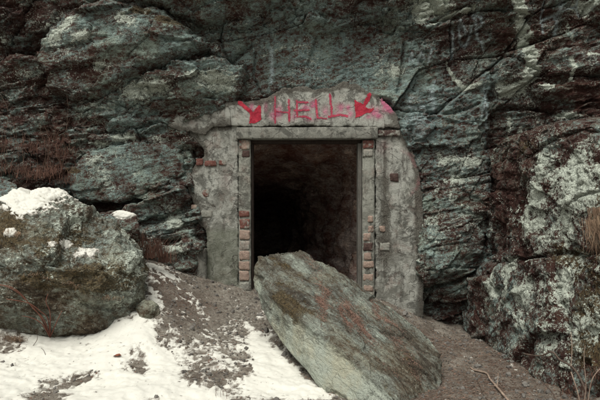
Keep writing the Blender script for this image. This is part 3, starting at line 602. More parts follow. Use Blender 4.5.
def pier_marks(X, Z):
    k = DP / FPX
    def b(px, py, rx, ry): return np.exp(-((X - X_(px)) / (rx * k)) ** 2 - ((Z - Z_(py)) / (ry * k)) ** 2)
    gr = .85 * sst(Z_(222), Z_(228), Z) * 0 + .9 * (1 - sst(Z_(234), Z_(226), Z)) * (X > X_(206)) * (X < X_(240))
    d = line_dist(X, Z, PP([(420, 178), (417, 188), (410, 195)])); rd = .55 * np.exp(-(d / .025) ** 2)
    d = line_dist(X, Z, PP([(402, 150), (412, 156), (416, 166)])); rd = np.maximum(rd, .5 * np.exp(-(d / .025) ** 2))
    rd = np.maximum(rd, .35 * b(384, 146, 7, 8)); rd = np.maximum(rd, .22 * b(226, 178, 6, 14)); rd = np.maximum(rd, .4 * b(393, 178, 4, 6))
    pa = .9 * b(399, 152, 6, 6) + .8 * b(406, 172, 9, 9) + .8 * b(398, 186, 6, 12) + .5 * b(222, 150, 14, 10) + .4 * b(205, 200, 10, 16) + .5 * b(212, 175, 8, 12)
    dt = .35 * b(384, 190, 8, 60) + .35 * b(420, 210, 5, 60) + .4 * b(192, 150, 8, 20) + .3 * b(215, 205, 14, 10) + .3 * b(390, 250, 20, 30)
    return {'dirt': dt, 'green': gr, 'red': rd, 'pale': np.clip(pa, 0, 1)}
panel('pier', PP([(178, 126), (238, 125.5), (238, 312), (196, 312), (206, 290), (206, 232), (198, 222), (194, 205), (188, 190), (186, 172), (196, 164), (204, 156), (203, 148), (194, 140), (186, 133)]), -.058, .14, M_CONC, portal, rag=.028, relf=.010, marks=pier_marks, edge=.008, lump=.02, seed=2, fr=7.)
panel('pier', PP([(375.5, 128.5), (399, 128.5), (406, 138), (415, 155), (421, 180), (424, 210), (424, 318), (375.5, 318)]), -.060, .14, M_CONC, portal, rag=.026, relf=.010, marks=pier_marks, edge=.008, lump=.02, seed=3, fr=7.)
# lintel and jambs
panel('lintel', PP([(236.5, 127.6), (300, 127.6), (377.5, 127.2), (377.5, 139.0), (300, 139.2), (236.5, 139.2)]), -.125, .22, M_LINT, portal, rag=.003, relf=.006, edge=.01, seed=4)
panel('jamb', PP([(238.5, 139.8), (250.2, 139.8), (250.6, 312), (238.5, 312)]), -.070, .22, M_MORTAR, portal, rag=.005, relf=.006, edge=.010, seed=5)
panel('jamb', PP([(362.6, 139.6), (374.8, 139.6), (374.8, 318), (362.6, 318)]), -.070, .22, M_MORTAR, portal, rag=.005, relf=.006, edge=.010, seed=6)
fr = box('door_frame', X_(250.9), X_(362), .03, .15, Z_(142.6), Z_(139.4), M_WOOD, portal, .006)
box('door_frame', X_(358.2), X_(362.2), -.03, .14, .1, Z_(142.9), M_GREYWOOD, portal, .006)
box('door_frame', X_(250.8), X_(252.6), .03, .15, .1, Z_(142.9), M_WOOD, portal, .006)
# exposed bricks: left jamb, right jamb, then the ones showing through the plaster and one dark hole
BN = [20]
def brick(px0, px1, py0, py1, mat, yf=-.081):
    BN[0] += 1; e = .35
    return panel('brick', PP([(px0 + rnd.uniform(-e, e), py0 + rnd.uniform(-e, e)), (px1 + rnd.uniform(-e, e), py0 + rnd.uniform(-e, e)), (px1 + rnd.uniform(-e, e), py1 + rnd.uniform(-e, e)), (px0 + rnd.uniform(-e, e), py1 + rnd.uniform(-e, e))]),
                 yf + rnd.uniform(-.006, .006), .02, mat, portal, rag=.007, relf=.008, res=.009, edge=.008, seed=BN[0], fr=16.)
for i, (a, b, m_) in enumerate([(139.9, 149.5, M_BRICKP), (150.5, 157, M_BRICKD), (211, 217, M_BRICKR), (219, 229, M_BRICKR), (230.3, 239.5, M_BRICKP), (241, 250, M_BRICKG), (251.3, 260, M_BRICKP), (261.3, 270, M_BRICKP), (271.3, 281, M_BRICKP), (282.3, 291, M_BRICKG), (292.3, 301, M_BRICKG)]):
    brick(238.8 + rnd.uniform(0, .8) + (2.5 if i < 2 else 0), 249.8 - rnd.uniform(0, .6), a, b, m_)
    if i == 0: brick(239.2, 243.5, a + .5, b - 1, M_BRICKR, -.074)
for i, (a, b, m_) in enumerate([(140, 148.5, M_BRICKR), (149.6, 156.5, M_BRICKG), (216, 222, M_BRICKP), (226, 232, M_BRICKP), (233.3, 241, M_BRICKP), (243, 251, M_BRICKD), (252.6, 260, M_BRICKP), (261.2, 268, M_BRICKP), (274, 281.5, M_BRICKP), (285.5, 292, M_BRICKP), (293.2, 301, M_BRICKG)]):
    dx = (4.5 if i in (2, 3) else 0)
    brick(363.0 + rnd.uniform(0, .8) + dx, 374.0 - rnd.uniform(0, 1.2) - (2 if i in (4, 6) else 0), a, b, m_)
for a in ((195.5, 203, 158.5, 165.5, M_BRICKR), (204.5, 216, 160.5, 166, M_BRICKR), (219, 226, 160, 164.5, M_BRICKR), (196, 209, 189, 196.5, M_BRICKR), (191, 197, 204.5, 209.5, M_BRICKP), (200.5, 212, 210.5, 217.5, M_BRICKG), (193, 207.5, 127.6, 134.2, M_LINT),
          (377.8, 400, 130.2, 136.4, M_BRICKD), (390, 398.5, 173.5, 181.5, M_BRICKD), (380, 385.5, 226, 232, M_BRICKP), (380, 390, 243, 251, M_BRICKG)):  # the smaller dark entry is a hole in the pier, its darkness painted on
    brick(*a, yf=-.070 if a[0] != 377.8 else -.085)
# low footing that juts out at the left pier
panel('footing', PP([(186, 256), (206, 248), (207, 300), (188, 296), (184, 280)]), -.16, .1, M_LINT, portal, rag=.012, relf=.012, edge=.02, seed=9)

# graffiti: spray paint as thin skins lying on the plaster
def head_y(x, z):
    d = poly_sdf(x, z, HEAD) + .026 * fbm(x * 7., z * 7., 0 * x + 1, 5, 501, .7)
    return -.105 + .010 * np.exp(-np.clip(d, 0, 1) / .016) - .013 * fbm(x * 5, z * 5, 0 * x + 1, 5, 521, .55) - .02 * fbm(x * 1.7, z * 1.7, 0 * x + 1, 2, 531)
def paint(name, label, strokes=(), polys=(), mat=M_RED):
    k = DP / FPX; pts = [q for s, w in strokes for q in s] + [q for p in polys for q in p]
    q = np.array(PP(pts)); lo, hi = q.min(0) - .05, q.max(0) + .05
    xs = np.arange(lo[0], hi[0], .0042); zs = np.arange(lo[1], hi[1], .0042); X, Z = np.meshgrid(xs, zs); d = np.full(X.shape, -9.)
    wx, wz = X + .008 * fbm(X * 14, Z * 14, 0 * X, 2, 601), Z + .008 * fbm(X * 14, Z * 14, 0 * X + 4, 2, 602)
    for s, w in strokes: d = np.maximum(d, w * 1.22 * k - line_dist(wx, wz, PP(s)))
    for p in polys: d = np.maximum(d, poly_sdf(wx, wz, PP(p)))
    d = d + .011 * fbm(X * 45, Z * 45, 0 * X, 3, 611, .75) - .001
    F_ = grid_faces(len(xs), len(zs)); F_ = F_[(d.ravel()[F_] > 0).all(1)]
    V_, F_, _ = compact(np.stack([X.ravel(), (head_y(X, Z) - .0035).ravel(), Z.ravel()], 1), F_)
    o = mesh_np(name, V_, F_, mat, portal); o['label'] = label
paint('graffiti_arrow', 'red spray-painted arrow pointing down, left of the letters', [([(239.5, 103), (245, 107), (252, 113)], 1.7)], [[(249, 124), (250, 113), (253, 114), (255, 109), (259, 105), (261.5, 107), (261.5, 120), (256, 124)]])
paint('graffiti_letter', 'red spray-painted letter H', [([(275, 97), (275.3, 123)], .75), ([(288.7, 100.5), (289.3, 121.5)], .95), ([(275, 111.6), (289, 112.8)], .75)], mat=M_REDM)
paint('graffiti_letter', 'red spray-painted letter E', [([(296.8, 101), (297.2, 116.5)], .95), ([(297, 102.5), (307.5, 102.8)], .95), ([(294.5, 111), (309, 110.5)], .9), ([(298.5, 116.8), (306, 117), (310.5, 119.5)], .95)], mat=M_REDM)
paint('graffiti_letter', 'first red spray-painted letter L', [([(315.5, 100), (316.5, 108), (317.3, 117.8)], 1.0), ([(317.2, 118), (326.5, 118.8)], .7)], mat=M_REDM)
paint('graffiti_letter', 'last and tallest red spray-painted letter L', [([(329.7, 95), (331, 105), (331.5, 116.5)], 1.1), ([(329, 116.8), (340, 115), (347, 116.3)], 1.1)], mat=M_REDM)
paint('graffiti_arrow', 'red spray-painted arrow pointing down left at the end of the word', [([(369.5, 95), (365.5, 103)], 1.9)], [[(354, 99), (357, 101.5), (363, 104), (367, 101), (366, 107), (369, 109), (374.5, 107.8), (370.5, 113.3), (366, 113.5), (361, 116.5), (355.3, 118.3), (354.2, 108)]])

# ------------------------------------------------------------------ boulders
ICO = {}
def ico(sub):
    if sub not in ICO:
        bm = bmesh.new(); bmesh.ops.create_icosphere(bm, subdivisions=sub, radius=1)
        V_ = np.array([v.co[:] for v in bm.verts]); F_ = np.array([[v.index for v in f.verts] for f in bm.faces]); bm.free()
        ICO[sub] = (V_ / np.linalg.norm(V_, axis=1)[:, None], F_)
    return ICO[sub]
def hull_rock(pts, sub=7, p=22):
    """rounded convex stone through the given corner points; returns V, F, N"""
    bm = bmesh.new(); vs_ = [bm.verts.new(q) for q in pts]; bmesh.ops.convex_hull(bm, input=vs_); bm.normal_update()
    pl = {}
    c = np.mean([f.calc_center_median()[:] for f in bm.faces], 0); c = np.array(c)
    for f in bm.faces:
        n_ = np.array(f.normal[:]); d_ = float(n_ @ (np.array(f.calc_center_median()[:]) - c))
        if d_ < 0: n_, d_ = -n_, -d_
        pl[tuple(np.round(n_, 2))] = (n_, max(d_, .03))
    bm.free()
    U, F_ = ico(sub); s = np.zeros(len(U))
    for n_, d_ in pl.values(): s += np.clip(U @ n_ / d_, 0, None) ** p
    V_ = c + U * (s ** (-1 / p))[:, None]
    return V_, F_
def vnormals(V_, F_):
    n_ = np.cross(V_[F_[:, 1]] - V_[F_[:, 0]], V_[F_[:, 2]] - V_[F_[:, 0]]); N = np.zeros_like(V_)
    for k in range(3): np.add.at(N, F_[:, k], n_)
    return N / (np.linalg.norm(N, axis=1)[:, None] + 1e-12)
def b3(V_, px, py, D, rx, ry=None):
    x, y, z = P3(px, py, D); k = D / FPX; ry = ry or rx
    return np.exp(-((V_[:, 0] - x) / (rx * k)) ** 2 - ((V_[:, 2] - z) / (ry * k)) ** 2)
def snow_cap(name, V_, F_, N, S, parent, thick=.03):
    keep = (S[F_] > 0).any(1); T = V_ + N * np.where(S > 0, .002 + thick * sst(0, .35, S), np.maximum(S * .1, -.012))[:, None]; T[:, 2] += np.where(S > 0, .003, 0)
    a, b, c = compact(T, F_[keep], {'thin': 1.1 * (1 - sst(0, .22, S))}); o = mesh_np(name, a, b, M_SNOW, parent, c); o['kind'] = 'stuff'; return o

# the leaning slab in front of the doorway
SL = [P3(*q) for q in [(255, 264, 6.2), (262, 256, 6.28), (277, 252, 6.35), (300, 250, 6.4), (318, 262, 6.42), (350, 282, 6.3), (395, 309, 6.05), (426, 334, 5.8), (442, 354, 5.6), (440, 385, 5.2), (432, 406, 5.0), (395, 412, 4.85), (352, 402, 4.85), (312, 378, 5.1), (285, 346, 5.5), (262, 308, 5.95), (254, 284, 6.12),
      (278, 300, 5.62), (318, 330, 5.2), (360, 366, 4.85), (396, 400, 4.6), (300, 275, 6.2), (330, 300, 5.85), (390, 350, 5.4), (425, 380, 5.1), (346, 418, 4.72), (400, 432, 4.62), (436, 428, 4.85), (443, 392, 5.15)]]
SL += [(-.15, -.75, .1), (.3, -1.1, -.2), (1.1, -2.0, -.3), (1.3, -1.55, -.25), (.7, -.75, 0.), (.0, -.6, .3), (.9, -2.5, -.15)]
V, F = hull_rock(SL, 8, 220)
d1 = np.array(P3(425, 372, 5.35)) - np.array(P3(280, 256, 6.3)); d1 /= np.linalg.norm(d1); N = vnormals(V, F)
nf = np.array([-.25, -.6, .75]); nf -= d1 * (nf @ d1); nf /= np.linalg.norm(nf); d2 = np.cross(nf, d1)
a_, b_, c_ = V @ d1, V @ d2, V @ nf
upper = sst(.15, .5, N @ nf)
px_like = (V[:, 0] - P3(318, 330, 5.3)[0]) * d2[0] + (V[:, 2] - P3(318, 330, 5.3)[2]) * d2[2]
rl = np.array([P3(*c) for c in ((258, 278, 6.15), (278, 300, 5.65), (318, 330, 5.25), (360, 366, 4.9), (400, 400, 4.65), (420, 420, 4.6))])
low = sst(-.02, .06, np.interp(V[:, 0], rl[:, 0], rl[:, 2]) + .03 * fbm(a_ * 3, b_ * 3, c_ * 3, 3, 705) - V[:, 2]); upper = upper * (1 - .8 * low)
disp = .030 * fbm(a_ * .9, b_ * 3.0, c_ * 3, 4, 701, .55) + .028 * fbm(a_ * 1.6, b_ * 11, c_ * 9, 5, 711, .65) * (.3 + .9 * upper) + .006 * fbm(V[:, 0] * 18, V[:, 1] * 18, V[:, 2] * 18, 3, 721)
st_ = b_ * 8 + .5 * fbm(a_ * 1.1, b_ * 2, c_, 2, 731); disp += .05 * (h01(np.floor(st_), np.floor(a_ * 1.2 + 5 * h01(np.floor(st_), 0 * st_, 3)), 733) - .5) * upper
for sc_, am_, sd_ in ((1.7, .05, 751), (4.5, .022, 755)):
    wv = .10 * fbm(V[:, 0] * 2, V[:, 1] * 2, V[:, 2] * 2, 3, sd_ + 1)
    cv = voronoi((a_ * .8 + c_ * .7 + wv) * sc_, (b_ + c_ * .4 + wv) * sc_ * 1.6, sd_); disp += am_ * (h01(cv[0], cv[1], 5) - .5 + .9 * ((h01(cv[0], cv[1], 6) - .5) * cv[2] + (h01(cv[0], cv[1], 7) - .5) * cv[3])) * (.45 + .55 * (1 - low))
V2 = V + N * disp[:, None]; N2 = vnormals(V2, F)
mo = .30 * upper * np.clip(.3 + 2 * fbm(a_ * 1.2, b_ * 5, c_ * 5, 3, 741), 0, 1) + .35 * b3(V2, 283, 290, 5.9, 18, 24) + .30 * b3(V2, 300, 310, 5.6, 14, 18) + .12 * b3(V2, 400, 360, 5.4, 30, 14)
da = .50 * upper - .85 * low + .2 * b3(V2, 410, 365, 5.4, 30, 25) - .75 * b3(V2, 340, 372, 5.0, 42, 20) - .6 * b3(V2, 290, 335, 5.5, 22, 18) - .35 * b3(V2, 262, 285, 6.1, 8, 30)
bu = .22 * b3(V2, 320, 285, 6.0, 50, 20) + .15 * b3(V2, 370, 330, 5.6, 40, 20)
li = .45 * b3(V2, 350, 362, 5.0, 8, 5) + .4 * b3(V2, 300, 312, 5.6, 5, 12)
slab = mesh_np('boulder', V2, F, M_SLAB, attrs={'moss': mo, 'dark': da, 'blue': bu, 'lichen': li})
tag(slab, 'large tilted grey slab with rusty needles in its grooves, leaning before the doorway', 'boulder')

# the round boulder on the left with a snowy crown
LB = [P3(*q) for q in [(-50, 205, 5.9), (0, 191, 5.95), (30, 183, 6.), (54, 185, 6.), (74, 197, 6.), (110, 224, 6.), (134, 244, 6.), (146, 270, 5.95), (148, 292, 5.9), (136, 310, 5.8), (112, 324, 5.7), (66, 336, 5.6), (28, 324, 5.5), (-10, 304, 5.4), (-60, 300, 5.4),
      (60, 268, 5.32), (10, 252, 5.28), (105, 282, 5.5), (-40, 255, 5.3), (30, 288, 5.26), (85, 298, 5.38)]]
LB += [(-3.0, -.7, 1.6), (-1.7, -.8, 1.0), (-2.2, -.6, 1.4), (-2.0, -1.6, .0), (-3.0, -1.6, .0), (-1.6, -1.2, .2)]
V, F = hull_rock(LB, 8, 20); N = vnormals(V, F)
q = V[:, 2] * 2.6 + .12 * V[:, 0]
disp = .075 * fbm(V[:, 0] * 1.5, V[:, 1] * 1.5, V[:, 2] * 2, 5, 801, .55) + .03 * fbm(V[:, 0] * 5, V[:, 1] * 5, V[:, 2] * 9, 4, 811, .6)
u1 = V[:, 0] + .5 * V[:, 1] + .12 * fbm(V[:, 0] * 2, V[:, 1] * 2, V[:, 2] * 2, 3, 822); u2 = V[:, 2] + .25 * V[:, 0] + .10 * fbm(V[:, 0] * 2, V[:, 1] * 2, V[:, 2] * 2 + 5, 3, 823)
for sc_, am_, sd_ in ((1.5, .11, 821), (4.2, .045, 825), (11., .016, 829)):
    cv = voronoi(u1 * sc_, u2 * sc_ * 1.5, sd_); disp += am_ * (h01(cv[0], cv[1], 5) - .5 + .8 * ((h01(cv[0], cv[1], 6) - .5) * cv[2] + (h01(cv[0], cv[1], 7) - .5) * cv[3])) * sst(0, .10, cv[4])
disp += .012 * fbm(V[:, 0] * 16, V[:, 1] * 16, V[:, 2] * 22, 3, 833, .7)
V2 = V + N * disp[:, None]; N2 = vnormals(V2, F)
mo = .16 + .42 * b3(V2, 70, 280, 5.4, 55, 12) + .38 * b3(V2, 10, 225, 5.6, 20, 22) + .35 * b3(V2, 110, 285, 5.6, 25, 20) + .25 * b3(V2, 60, 240, 5.6, 40, 20)
li = .15 + .30 * b3(V2, 60, 225, 5.7, 25, 20) + .30 * b3(V2, 110, 240, 5.8, 20, 18) + .3 * b3(V2, 45, 262, 5.5, 20, 10) + .3 * b3(V2, 135, 262, 5.9, 8, 14)
da = .25 * b3(V2, 95, 215, 5.9, 12, 20) - .35 * b3(V2, 60, 310, 5.4, 70, 14); mo -= .4 * b3(V2, 60, 312, 5.4, 80, 14)
bu = .5 * b3(V2, 60, 255, 5.5, 60, 30)
lboul = mesh_np('boulder', V2, F, M_BOUL, attrs={'moss': mo, 'lichen': li, 'dark': da, 'blue': bu})
tag(lboul, 'big mossy lichen-spotted boulder with snow on its crown', 'boulder')
nz_ = .30 * fbm(V2[:, 0] * 5, V2[:, 1] * 5, V2[:, 2] * 5, 6, 831, .72)
S = -.52 + .95 * b3(V2, 40, 192, 5.9, 34, 19) + .75 * b3(V2, 8, 198, 5.8, 22, 14) + .62 * b3(V2, 26, 208, 5.7, 10, 12) + .5 * np.clip(N2[:, 2] - .5, -.4, .3) + nz_ - .5 * b3(V2, 10, 222, 5.7, 12, 12)
S = np.maximum(S, -.70 + .95 * b3(V2, 13, 233, 5.5, 11, 6) + nz_ * 1.7); S = np.maximum(S, -.72 + .95 * b3(V2, 80, 255, 5.6, 15, 7) + nz_ * 1.9); S = np.maximum(S, -.76 + .95 * b3(V2, 58, 244, 5.6, 11, 7) + nz_ * 1.9)
snow_cap('snow_cap', V2, F, N2, np.where(V2[:, 1] < -.9, S, -1), lboul, .007)

def small_rock(pts, mat, label, sub=6, amp=.03, seed=0, group=None, p=16, attrs=None):
    V_, F_ = hull_rock(pts, sub, p); N_ = vnormals(V_, F_)
    V_ = V_ + N_ * (amp * fbm(V_[:, 0] * 5, V_[:, 1] * 5, V_[:, 2] * 7, 4, 850 + seed, .6))[:, None]
    o = mesh_np('rock', V_, F_, mat, attrs=attrs(V_) if attrs else None); tag(o, label, 'rock', group); return o, V_, F_
small_rock([P3(*q) for q in [(134, 304, 5.9), (146, 299, 5.95), (159, 303, 6.), (161, 314, 5.95), (152, 322, 5.85), (138, 321, 5.8), (147, 310, 5.75), (140, 310, 6.2), (158, 318, 6.2), (148, 326, 6.0)]], M_BOUL, 'small grey rock wedged at the right foot of the mossy boulder', seed=1)
small_rock([P3(*q) for q in [(-40, 168, 6.3), (0, 176, 6.3), (18, 184, 6.3), (22, 196, 6.25), (-40, 200, 6.2), (-30, 176, 6.9), (10, 190, 6.9), (-40, 230, 6.6), (20, 230, 6.6)]], M_CLIFF, 'blue-grey rock peeking out behind the snowy boulder at the left edge', seed=2, attrs=lambda V_: {'blue': .8 + 0 * V_[:, 0], 'dark': -.4 + 0 * V_[:, 0]})
o, V_, F_ = small_rock([P3(*q) for q in [(100, 216, 6.5), (120, 210, 6.5), (138, 216, 6.5), (140, 228, 6.45), (104, 230, 6.4), (110, 218, 6.9), (136, 220, 6.9), (120, 250, 6.5), (140, 250, 6.6)]], M_CLIFF, 'rock with a tongue of snow behind the mossy boulder', seed=3)
N_ = vnormals(V_, F_); snow_cap('snow_cap', V_, F_, N_, -.6 + 1.2 * b3(V_, 124, 215, 6.5, 12, 4.5) + .3 * N_[:, 2] + .15 * fbm(V_[:, 0] * 9, V_[:, 1] * 9, V_[:, 2] * 9, 3, 5), o, .012)

# ------------------------------------------------------------------ lichened outcrop on the right
LW = [(2.12, .3), (2.10, -.3), (2.12, -.9), (2.13, -1.55), (2.15, -2.2), (2.20, -2.75), (2.3, -3.2), (2.75, -3.6), (3.6, -3.9), (5.0, -4.1)]
lean0 = [.08, .10, .13, .20, .30, .36, .4, .4, .4, .4]; topz = [2.35, 2.38, 2.40, 2.38, 2.28, 2.15, 2.05, 2., 2., 2.]
pl = np.array(LW); seg = np.concatenate([[0], np.cumsum(np.hypot(*np.diff(pl, axis=0).T))])
ns, nv = 440, 330
s = np.linspace(0, seg[-1], 4000); s = np.concatenate([np.linspace(0, 4.0, 380), np.linspace(4.0, seg[-1], 60)[1:]]); ns = len(s)
def ip(v): 
    k = np.interp(s, seg, v); ker = np.hanning(31); ker /= ker.sum(); kp = np.pad(k, 15, mode='edge'); return np.convolve(kp, ker, 'valid')
bxx, byy, lean, tz = ip(pl[:, 0]), ip(pl[:, 1]), ip(lean0), ip(topz)
tx, ty = np.gradient(bxx), np.gradient(byy); L = np.hypot(tx, ty); nxn, nyn = ty / L, -tx / L         # outward normal (to the path side)
v = np.linspace(0, 1, nv); VVv, SI = np.meshgrid(v, np.arange(ns), indexing='ij')
vert = np.clip(VVv / .72, 0, 1); back = np.clip((VVv - .72) / .28, 0, 1)
zz = -.25 + (tz[SI] + .25) * np.sin(vert * np.pi / 2 * .93) / math.sin(np.pi / 2 * .93) + .18 * np.sin(back * 1.3)
inn = .16 * sst(.75, 1.0, zz) * (1 - sst(.9, 1.9, s[SI])) + lean[SI] * np.clip(zz, 0, 3) * .75 + .12 * vert ** 8 + back * 1.8
OX = bxx[SI] - nxn[SI] * inn; OY = byy[SI] - nyn[SI] * inn; OZ = zz
su = s[SI]
rn = .09 * fbm(OX * 1.3, OY * 1.3, OZ * 1.6, 3, 901, .5)
for sc, amp, sd_ in ((1.3, .10, 911), (3.6, .055, 921), (9., .028, 931)):
    w1 = su + .08 * fbm(su * 2, OZ * 2, 0 * su, 2, sd_ + 5); w2 = OZ + .10 * su + .06 * fbm(su * 2, OZ * 2, 0 * su + 7, 2, sd_ + 6)
    ci, cj, dx, dz, e = voronoi(w1 * sc, w2 * sc * 1.3, sd_); rn = rn + amp * (h01(ci, cj, 1) - .5 + .7 * ((h01(ci, cj, 2) - .5) * dx + (h01(ci, cj, 4) - .5) * dz)) - amp * .3 * (1 - sst(0, .07, e))
rn += .04 * fbm(su * 6, OZ * 8, 0 * su, 4, 941, .6) + .008 * fbm(su * 26, OZ * 30, 0 * su, 2, 951)
# the long crack that rises across it, and the overhang of the upper half
cz0 = .86 + .16 * np.clip(su - .8, 0, 3); rn -= .17 * np.exp(-((OZ - cz0 - .08 * fbm(su * 2.5, OZ * 0, 0 * su, 3, 9)) / .02) ** 2) * np.clip(.5 + 1.5 * perlin(su * 2, OZ * 0, 0 * su + 2, 8), .15, 1)
OX = OX + nxn[SI] * rn; OY = OY + nyn[SI] * rn; OZ = OZ + .02 * rn
WOB = fbm(su * 4, OZ * 4, 0 * su, 4, 961, .65) * 2; WOB2 = fbm(su * 4, OZ * 4, 0 * su + 7, 4, 962, .65) * 2
def bw(s0, z0, rs, rz): return np.exp(-((su + .08 * WOB - s0) / rs) ** 2 - ((OZ + .08 * WOB2 - z0) / rz) ** 2)
li = .95 * bw(1.02, .68, .12, .26) + .95 * bw(1.38, .70, .13, .33) + .85 * bw(1.85, .62, .15, .30) + .55 * bw(2.3, .8, .3, .3) + .5 * bw(1.6, 1.35, .4, .3) + .42 * bw(2.4, 1.5, .5, .35) + .5 * bw(2.1, 1.9, .4, .25) + .45 * bw(3., .5, .3, .3) + .45 * bw(3.1, 1.2, .3, .3) + .3 * bw(2.7, .35, .25, .2) + .4 * bw(2.35, .35, .15, .25) + .35 * bw(2.6, 1.75, .25, .2) + .4 * bw(1.75, 1.75, .12, .3)
da = .55 * bw(2.9, .55, .5, .45) + .5 * bw(1.0, 1.5, .25, .8) + .3 * bw(1.5, 1.0, .5, .12) - .45 * bw(1.3, .15, .35, .22) - .3 * bw(1.9, .15, .3, .2) - .25 * bw(2.2, 2.05, .5, .2) + .42 + .5 * bw(.9, 1.6, .4, .8)
mo = .10 + .55 * bw(3.0, .6, .45, .4) + .5 * bw(2.9, 1.5, .3, .35) + .3 * bw(1.3, 2.15, .5, .15) + .4 * bw(2.4, 1.05, .3, .12)
V = np.stack([OX.ravel(), OY.ravel(), OZ.ravel()], 1)
F = grid_faces(ns, nv)[:, ::-1]
outcrop = tag(mesh_np('rock_outcrop', V, F, M_RIGHT, attrs={'lichen': li, 'dark': da, 'moss': mo}), 'dark rock outcrop crusted with pale lichen right of the doorway', 'rock')

def touch(obj, px, py):
    """nearest surface point of a rock behind a point measured in the photograph"""
    me = obj.data; V_ = np.empty(len(me.vertices) * 3, np.float32); me.vertices.foreach_get('co', V_); V_ = V_.reshape(-1, 3)
    D = V_[:, 1] - CAM_Y; a = 300 + FPX * V_[:, 0] / np.maximum(D, .1); b = 200 - FPX * (V_[:, 2] - CAM_Z) / np.maximum(D, .1)
    r = np.hypot(a - px, b - py); r = np.where(D > .5, r, 1e9); i = np.where(r < max(r.min() + .5, 2.5))[0]
    k = i[np.argmin(D[i])]; return (float(V_[k, 0]), float(V_[k, 1]) - .01, float(V_[k, 2]))
# ------------------------------------------------------------------ plants, twigs, litter
def grass(name, mat, roots, n, hgt, spread, lean=(0, 0, 0), w=.0028, droop=.5, seed=0):
    """tuft of dry blades: each blade a thin curved strip"""
    r = random.Random(seed); VV, FF = [], []
    for _ in range(n):
        b = Vector(r.choice(roots)) + Vector((r.gauss(0, spread), r.gauss(0, spread * .6), r.gauss(0, spread * .25)))
        h_ = hgt * r.uniform(.45, 1.15); an = r.uniform(0, 2 * math.pi); out = Vector((math.cos(an), math.sin(an) * .7 - .25, 0)) * r.uniform(.1, 1.) ** 2 * 1.9 * droop * h_
        up = Vector((lean[0], lean[1], 1 + lean[2])); side = Vector((math.cos(an + 1.57 + r.uniform(-.5, .5)), math.sin(an + 1.57) * .4, 0)) * w * r.uniform(.6, 1.4)
        base = len(VV)
        for k in range(5):
            f = k / 4; p = b + up * (h_ * (f - .35 * f * f * droop * 2)) + out * f * f * 1.3 + Vector((r.gauss(0, .012), r.gauss(0, .008), r.gauss(0, .006))) * f; q = 1 - f * .85
            VV += [tuple(p - side * q), tuple(p + side * q)]
        for k in range(4): a = base + 2 * k; FF.append((a, a + 1, a + 3, a + 2))
    o = mesh_np(name, np.array(VV), np.array(FF), mat); return o
# hanging and standing dry growth on the left ledges
def ledge(px, py, off=0.): 
    x, z = XZ(px, py, 7.0); y = float(cliff_y(np.array([x]), np.array([z]))[0]); return (x, y - .06 + off, z)
GR = 'dry grass tufts among the rocks'
tufts = [([(8, 176), (20, 172), (32, 174), (44, 178)], 260, .22, 'rusty dry grass thicket right behind the snowy crown of the boulder', M_GRASSD), ([(52, 178), (62, 172), (70, 182)], 200, .26, 'dry brown grass clump above the right shoulder of the snowy boulder', M_GRASSD),
         ([(10, 150), (22, 148), (40, 152)], 150, .20, 'thin dry grass on the ledge high above the snowy crown', M_GRASSD), ([(52, 150), (58, 142), (64, 156)], 130, .24, 'tall dry stems growing against the dark left cliff', M_GRASSD)]
for k, (rt, n_, h_, lb, m_) in enumerate(tufts):
    roots = [ledge(a, b, -.05) for a, b in rt]
    tag(grass('dry_grass', m_, roots, int(n_ * 1.7), h_, .10, droop=.8, seed=k, w=.0022), lb, 'grass', GR)
tag(grass('dry_grass', M_GRASSD, [P3(150, 258, 6.65), P3(158, 256, 6.7), P3(143, 248, 6.6), P3(166, 262, 6.75)], 330, .36, .045, (-.05, -.1, 0), seed=11, droop=.45), 'reddish dry grass clump between the mossy boulder and the left pier', 'grass', GR)
for k, (px, py, D, n_, h_, lb) in enumerate([(12, 228, 5.42, 120, .13, 'dry grass tuft hanging on the boulder below its snowy crown'), (112, 296, 5.55, 60, .12, 'small straw tuft on the lower right of the mossy boulder'), (75, 282, 5.36, 70, .07, 'short straw tuft on the middle of the mossy boulder'), (40, 275, 5.3, 70, .07, 'short straw tuft low on the left of the mossy boulder')]):
    tag(grass('dry_grass', M_GRASS, [touch(lboul, px - 4, py), touch(lboul, px + 5, py + 2)], n_, h_, .03, (0, -.45, -1.5), seed=20 + k, droop=.5, w=.002), lb, 'grass', GR)
x, y, z = on_ground(13, 341); tag(grass('dry_grass', M_GRASS, [(x, y, z), (x + .06, y, z), (x - .07, y + .02, z)], 260, .085, .035, seed=31, droop=.8, w=.0022), 'low dry grass tuft poking out of the snow at the left edge', 'grass', GR)
x, y, z = on_ground(225, 398); tag(grass('dry_grass', M_GRASSD, [(x, y, z)], 14, .16, .05, seed=33, droop=.4, w=.0015), 'few thin dry stalks in patchy snow at the bottom edge', 'grass', GR)
tag(grass('dry_grass', M_GRASS, [touch(outcrop, 596, 206), touch(outcrop, 604, 218), touch(outcrop, 592, 222), touch(outcrop, 606, 232)], 420, .34, .04, (-.02, -.25, -1.9), seed=35, droop=.25, w=.0024), 'brown straw hanging down the outcrop at the right edge', 'grass', GR)
x, y, z = on_ground(590, 402)
tag(grass('dry_grass', M_GRASSD, [touch(outcrop, 572, 398), touch(outcrop, 590, 392), touch(outcrop, 600, 380), touch(outcrop, 584, 402)], 260, .16, .05, seed=41, droop=.7, w=.002), 'dark dry grass clump at the foot of the outcrop in the bottom right corner', 'grass', GR)
